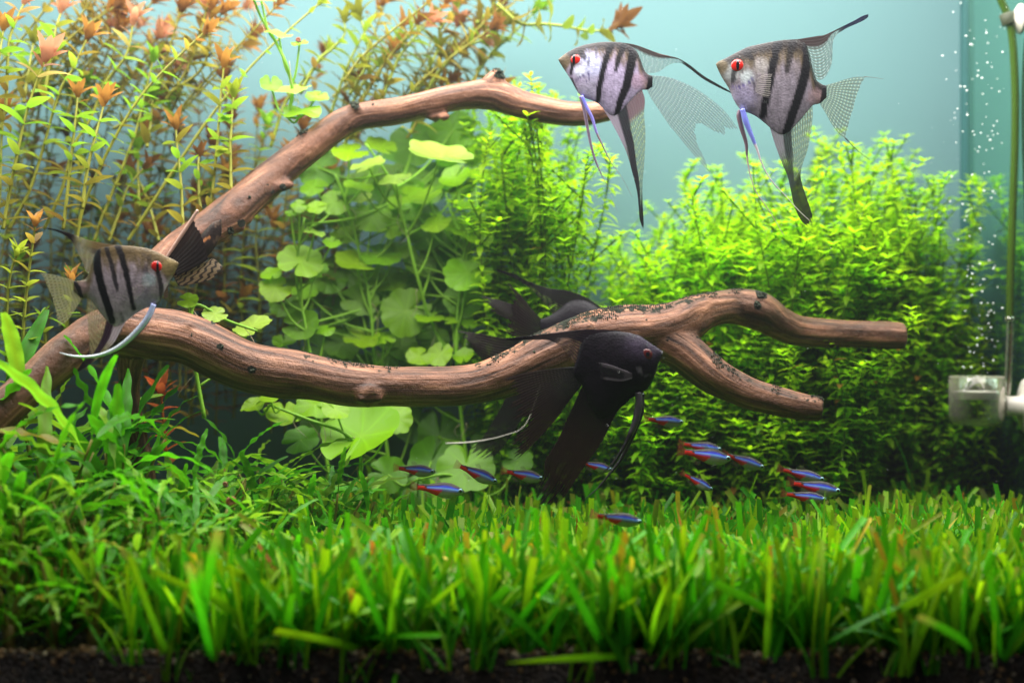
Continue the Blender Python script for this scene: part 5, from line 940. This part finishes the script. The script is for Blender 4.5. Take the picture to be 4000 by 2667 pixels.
mb = MB(); lathe(mb, [(Rr-.2*th, 91*u), (Rr+.15*th, 95*u), (Rr-.5*th, 99*u), (Rr-1.2*th, 95*u)], 48, closed=True); o = mb.build('rim', M_DGL, dif); o.location = h
mb = MB(); lathe(mb, [(.0001, 10*u), (Rr-th*1.15, 10*u), (Rr-th*1.05, 13*u), (Rr-th*1.05, 36*u), (Rr-th*1.2, 40*u), (.0001, 40*u)], 48); o = mb.build('ceramic_disc', M_CERAM, dif); o.location = h
mb = MB(); lathe(mb, [(4*u, -82*u), (7*u, -60*u), (7*u, -10*u), (3*u, 8*u)], 16); o = mb.build('inlet_tube', M_DGL, dif); o.location = h+Vector((62*u, -10*u, 0))
RX = Matrix.Rotation(PI/2, 3, 'Y'); XO = c0.x
mb = MB(); lathe(mb, [(.0001, Rr-th), (22*u, Rr-th*.5), (24*u, Rr+10*u), (.0001, Rr+14*u)], 20, RX); o = mb.build('neck', M_DGL, dif); o.location = h+Vector((0, 0, -8*u))
wall = (XR-XO); mb = MB(); lathe(mb, [(.0001, Rr+4*u), (36*u, Rr+5*u), (39*u, Rr+9*u), (39*u, wall-22*u), (50*u, wall-18*u), (92*u, wall-9*u), (108*u, wall-2*u), (106*u, wall-.4*u), (.0001, wall-.6*u)], 40, RX); o = mb.build('suction_cup', M_RUB, dif); o.location = h+Vector((0, 0, -18*u))
m, nt, out = newmat('green_hose'); p = nd(nt, 'ShaderNodeBsdfPrincipled', Roughness=.18); p.inputs['Base Color'].default_value = (.07, .13, .012, 1); t = nd(nt, 'ShaderNodeBsdfTransparent'); t.inputs['Color'].default_value = (.42, .60, .18, 1); mx = nd(nt, 'ShaderNodeMixShader'); mx.inputs[0].default_value = .45; nt.links.new(p.outputs[0], mx.inputs[1]); nt.links.new(t.outputs[0], mx.inputs[2]); nt.links.new(mx.outputs[0], out.inputs[0]); M_HOSE = m
M_CORE = simple('hose_core', (.10, .05, .01), .4)
hz = lambda x, y, d=DX+.012: P(3300+.5741*x, .5741*y, d)
hp = [hz(1020, -120), hz(1062, 0), hz(1108, 110), hz(1138, 250), hz(1153, 450), hz(1160, 700), hz(1157, 1000), hz(1147, 1300), hz(1138, 1568), P(3947, 1080, DX+.012), P(3945, 1250, DX+.012)]
hose = empty('gas_hose', hp[-1], 'green gas hose running down beside the side glass to the diffuser', 'hose'); B0 = hp[-1]
c = cr([tuple(p-B0) for p in hp], 90); mb = MB(); tube(mb, c, [.0028]*90, 14); mb.build('hose_wall', M_HOSE, hose)
mb = MB(); tube(mb, [Vector(q)+Vector((.0011, 0, 0)) for q in c], [.0007]*90, 6); mb.build('liquid_line', M_CORE, hose)
mb = MB(); q = [P(3945, 1250, DX+.012)-B0, P(3946, 1290, DX+.012)-B0, P(3942, 1400, DX+.012)-B0, P(3938, 1480, DX+.011)-B0, P(3930, 1560, DX+.006)-B0]; tube(mb, cr(q, 30), [.0024]*30, 12); mb.build('glass_stem', M_DGL, hose)
mb = MB(); tube(mb, [Vector(p_)+Vector((.0006, 0, 0)) for p_ in cr(q, 30)], [.0005]*30, 6); mb.build('liquid_line', M_CORE, hose)
mb = MB(); lathe(mb, [(.0026, -.0006), (.0033, -.0006), (.0033, .0022), (.0026, .0022)], 18, closed=True); o = mb.build('joint_ring', M_DGL, hose)
cl = empty('hose_clip', P(3937, 75, DX+.012), 'dark hose clip with white suction cup near the water surface', 'clip'); M2 = orient((P(3946, 105, 1)-P(3930, 50, 1)), (0, -1, 0)); RZ = M2 @ Matrix.Rotation(PI/2, 3, 'Y')
mb = MB(); lathe(mb, [(.0028, -.0042), (.0048, -.0042), (.0052, -.0036), (.0052, .0036), (.0048, .0042), (.0028, .0042)], 24, RZ, closed=True); mb.build('collar', M_CLIP, cl)
wl = XR-cl.location.x; mb = MB(); lathe(mb, [(.0001, .004), (.004, .0042), (.0042, wl-.006), (.0065, wl-.004), (.0105, wl-.0012), (.0108, wl-.0003), (.0001, wl-.0003)], 30, RX); mb.build('suction_cup', M_RUB, cl)
M_BUB = simple('gas_bubble', (.86, .88, .86), .12, spec=.8)
mb = MB(); b2 = bmesh.new(); bmesh.ops.create_icosphere(b2, subdivisions=2, radius=1); mb.add([v.co.copy() for v in b2.verts], [tuple(v.index for v in f.verts) for f in b2.faces]); b2.free(); BM = mb.mesh('bubble')
for i in range(135):
    y = 1440*R.random(); spread = 25+75*(1-y/1500); stream = R.random()
    x = 3795+R.gauss(0, spread*.55)-15*math.sin(y/260) if stream < .62 else 3870+R.gauss(0, spread*.5); x = min(x, 3975)
    if i < 7: x = R.uniform(3730, 3850); y = R.uniform(1370, 1465)
    d = DX+R.uniform(-.015, .018); r = R.choice((2.2, 2.8, 3.4, 4.4))*K*d; o = link('bubble', BM, M_BUB); o.location = P(x, y, d); o.scale = (r, r, r*.9); tag(o, 'small white gas bubble rising in the stream above the diffuser', 'bubble', 'gas bubbles above the diffuser')
mb = MB()
for i in range(170):
    d = R.uniform(.74, 1.0); p = P(R.uniform(0, 4000) if R.random() < .4 else R.uniform(2300, 4000), R.uniform(0, 2000), d); r = R.uniform(.00010, .00024); mb.add([p+q*r for q in IV], IF)
du = mb.build('drifting_dust', M_BUB, smooth=False); du['kind'] = 'stuff'; du['label'] = 'tiny pale dust specks drifting through the water'; du['category'] = 'dust'
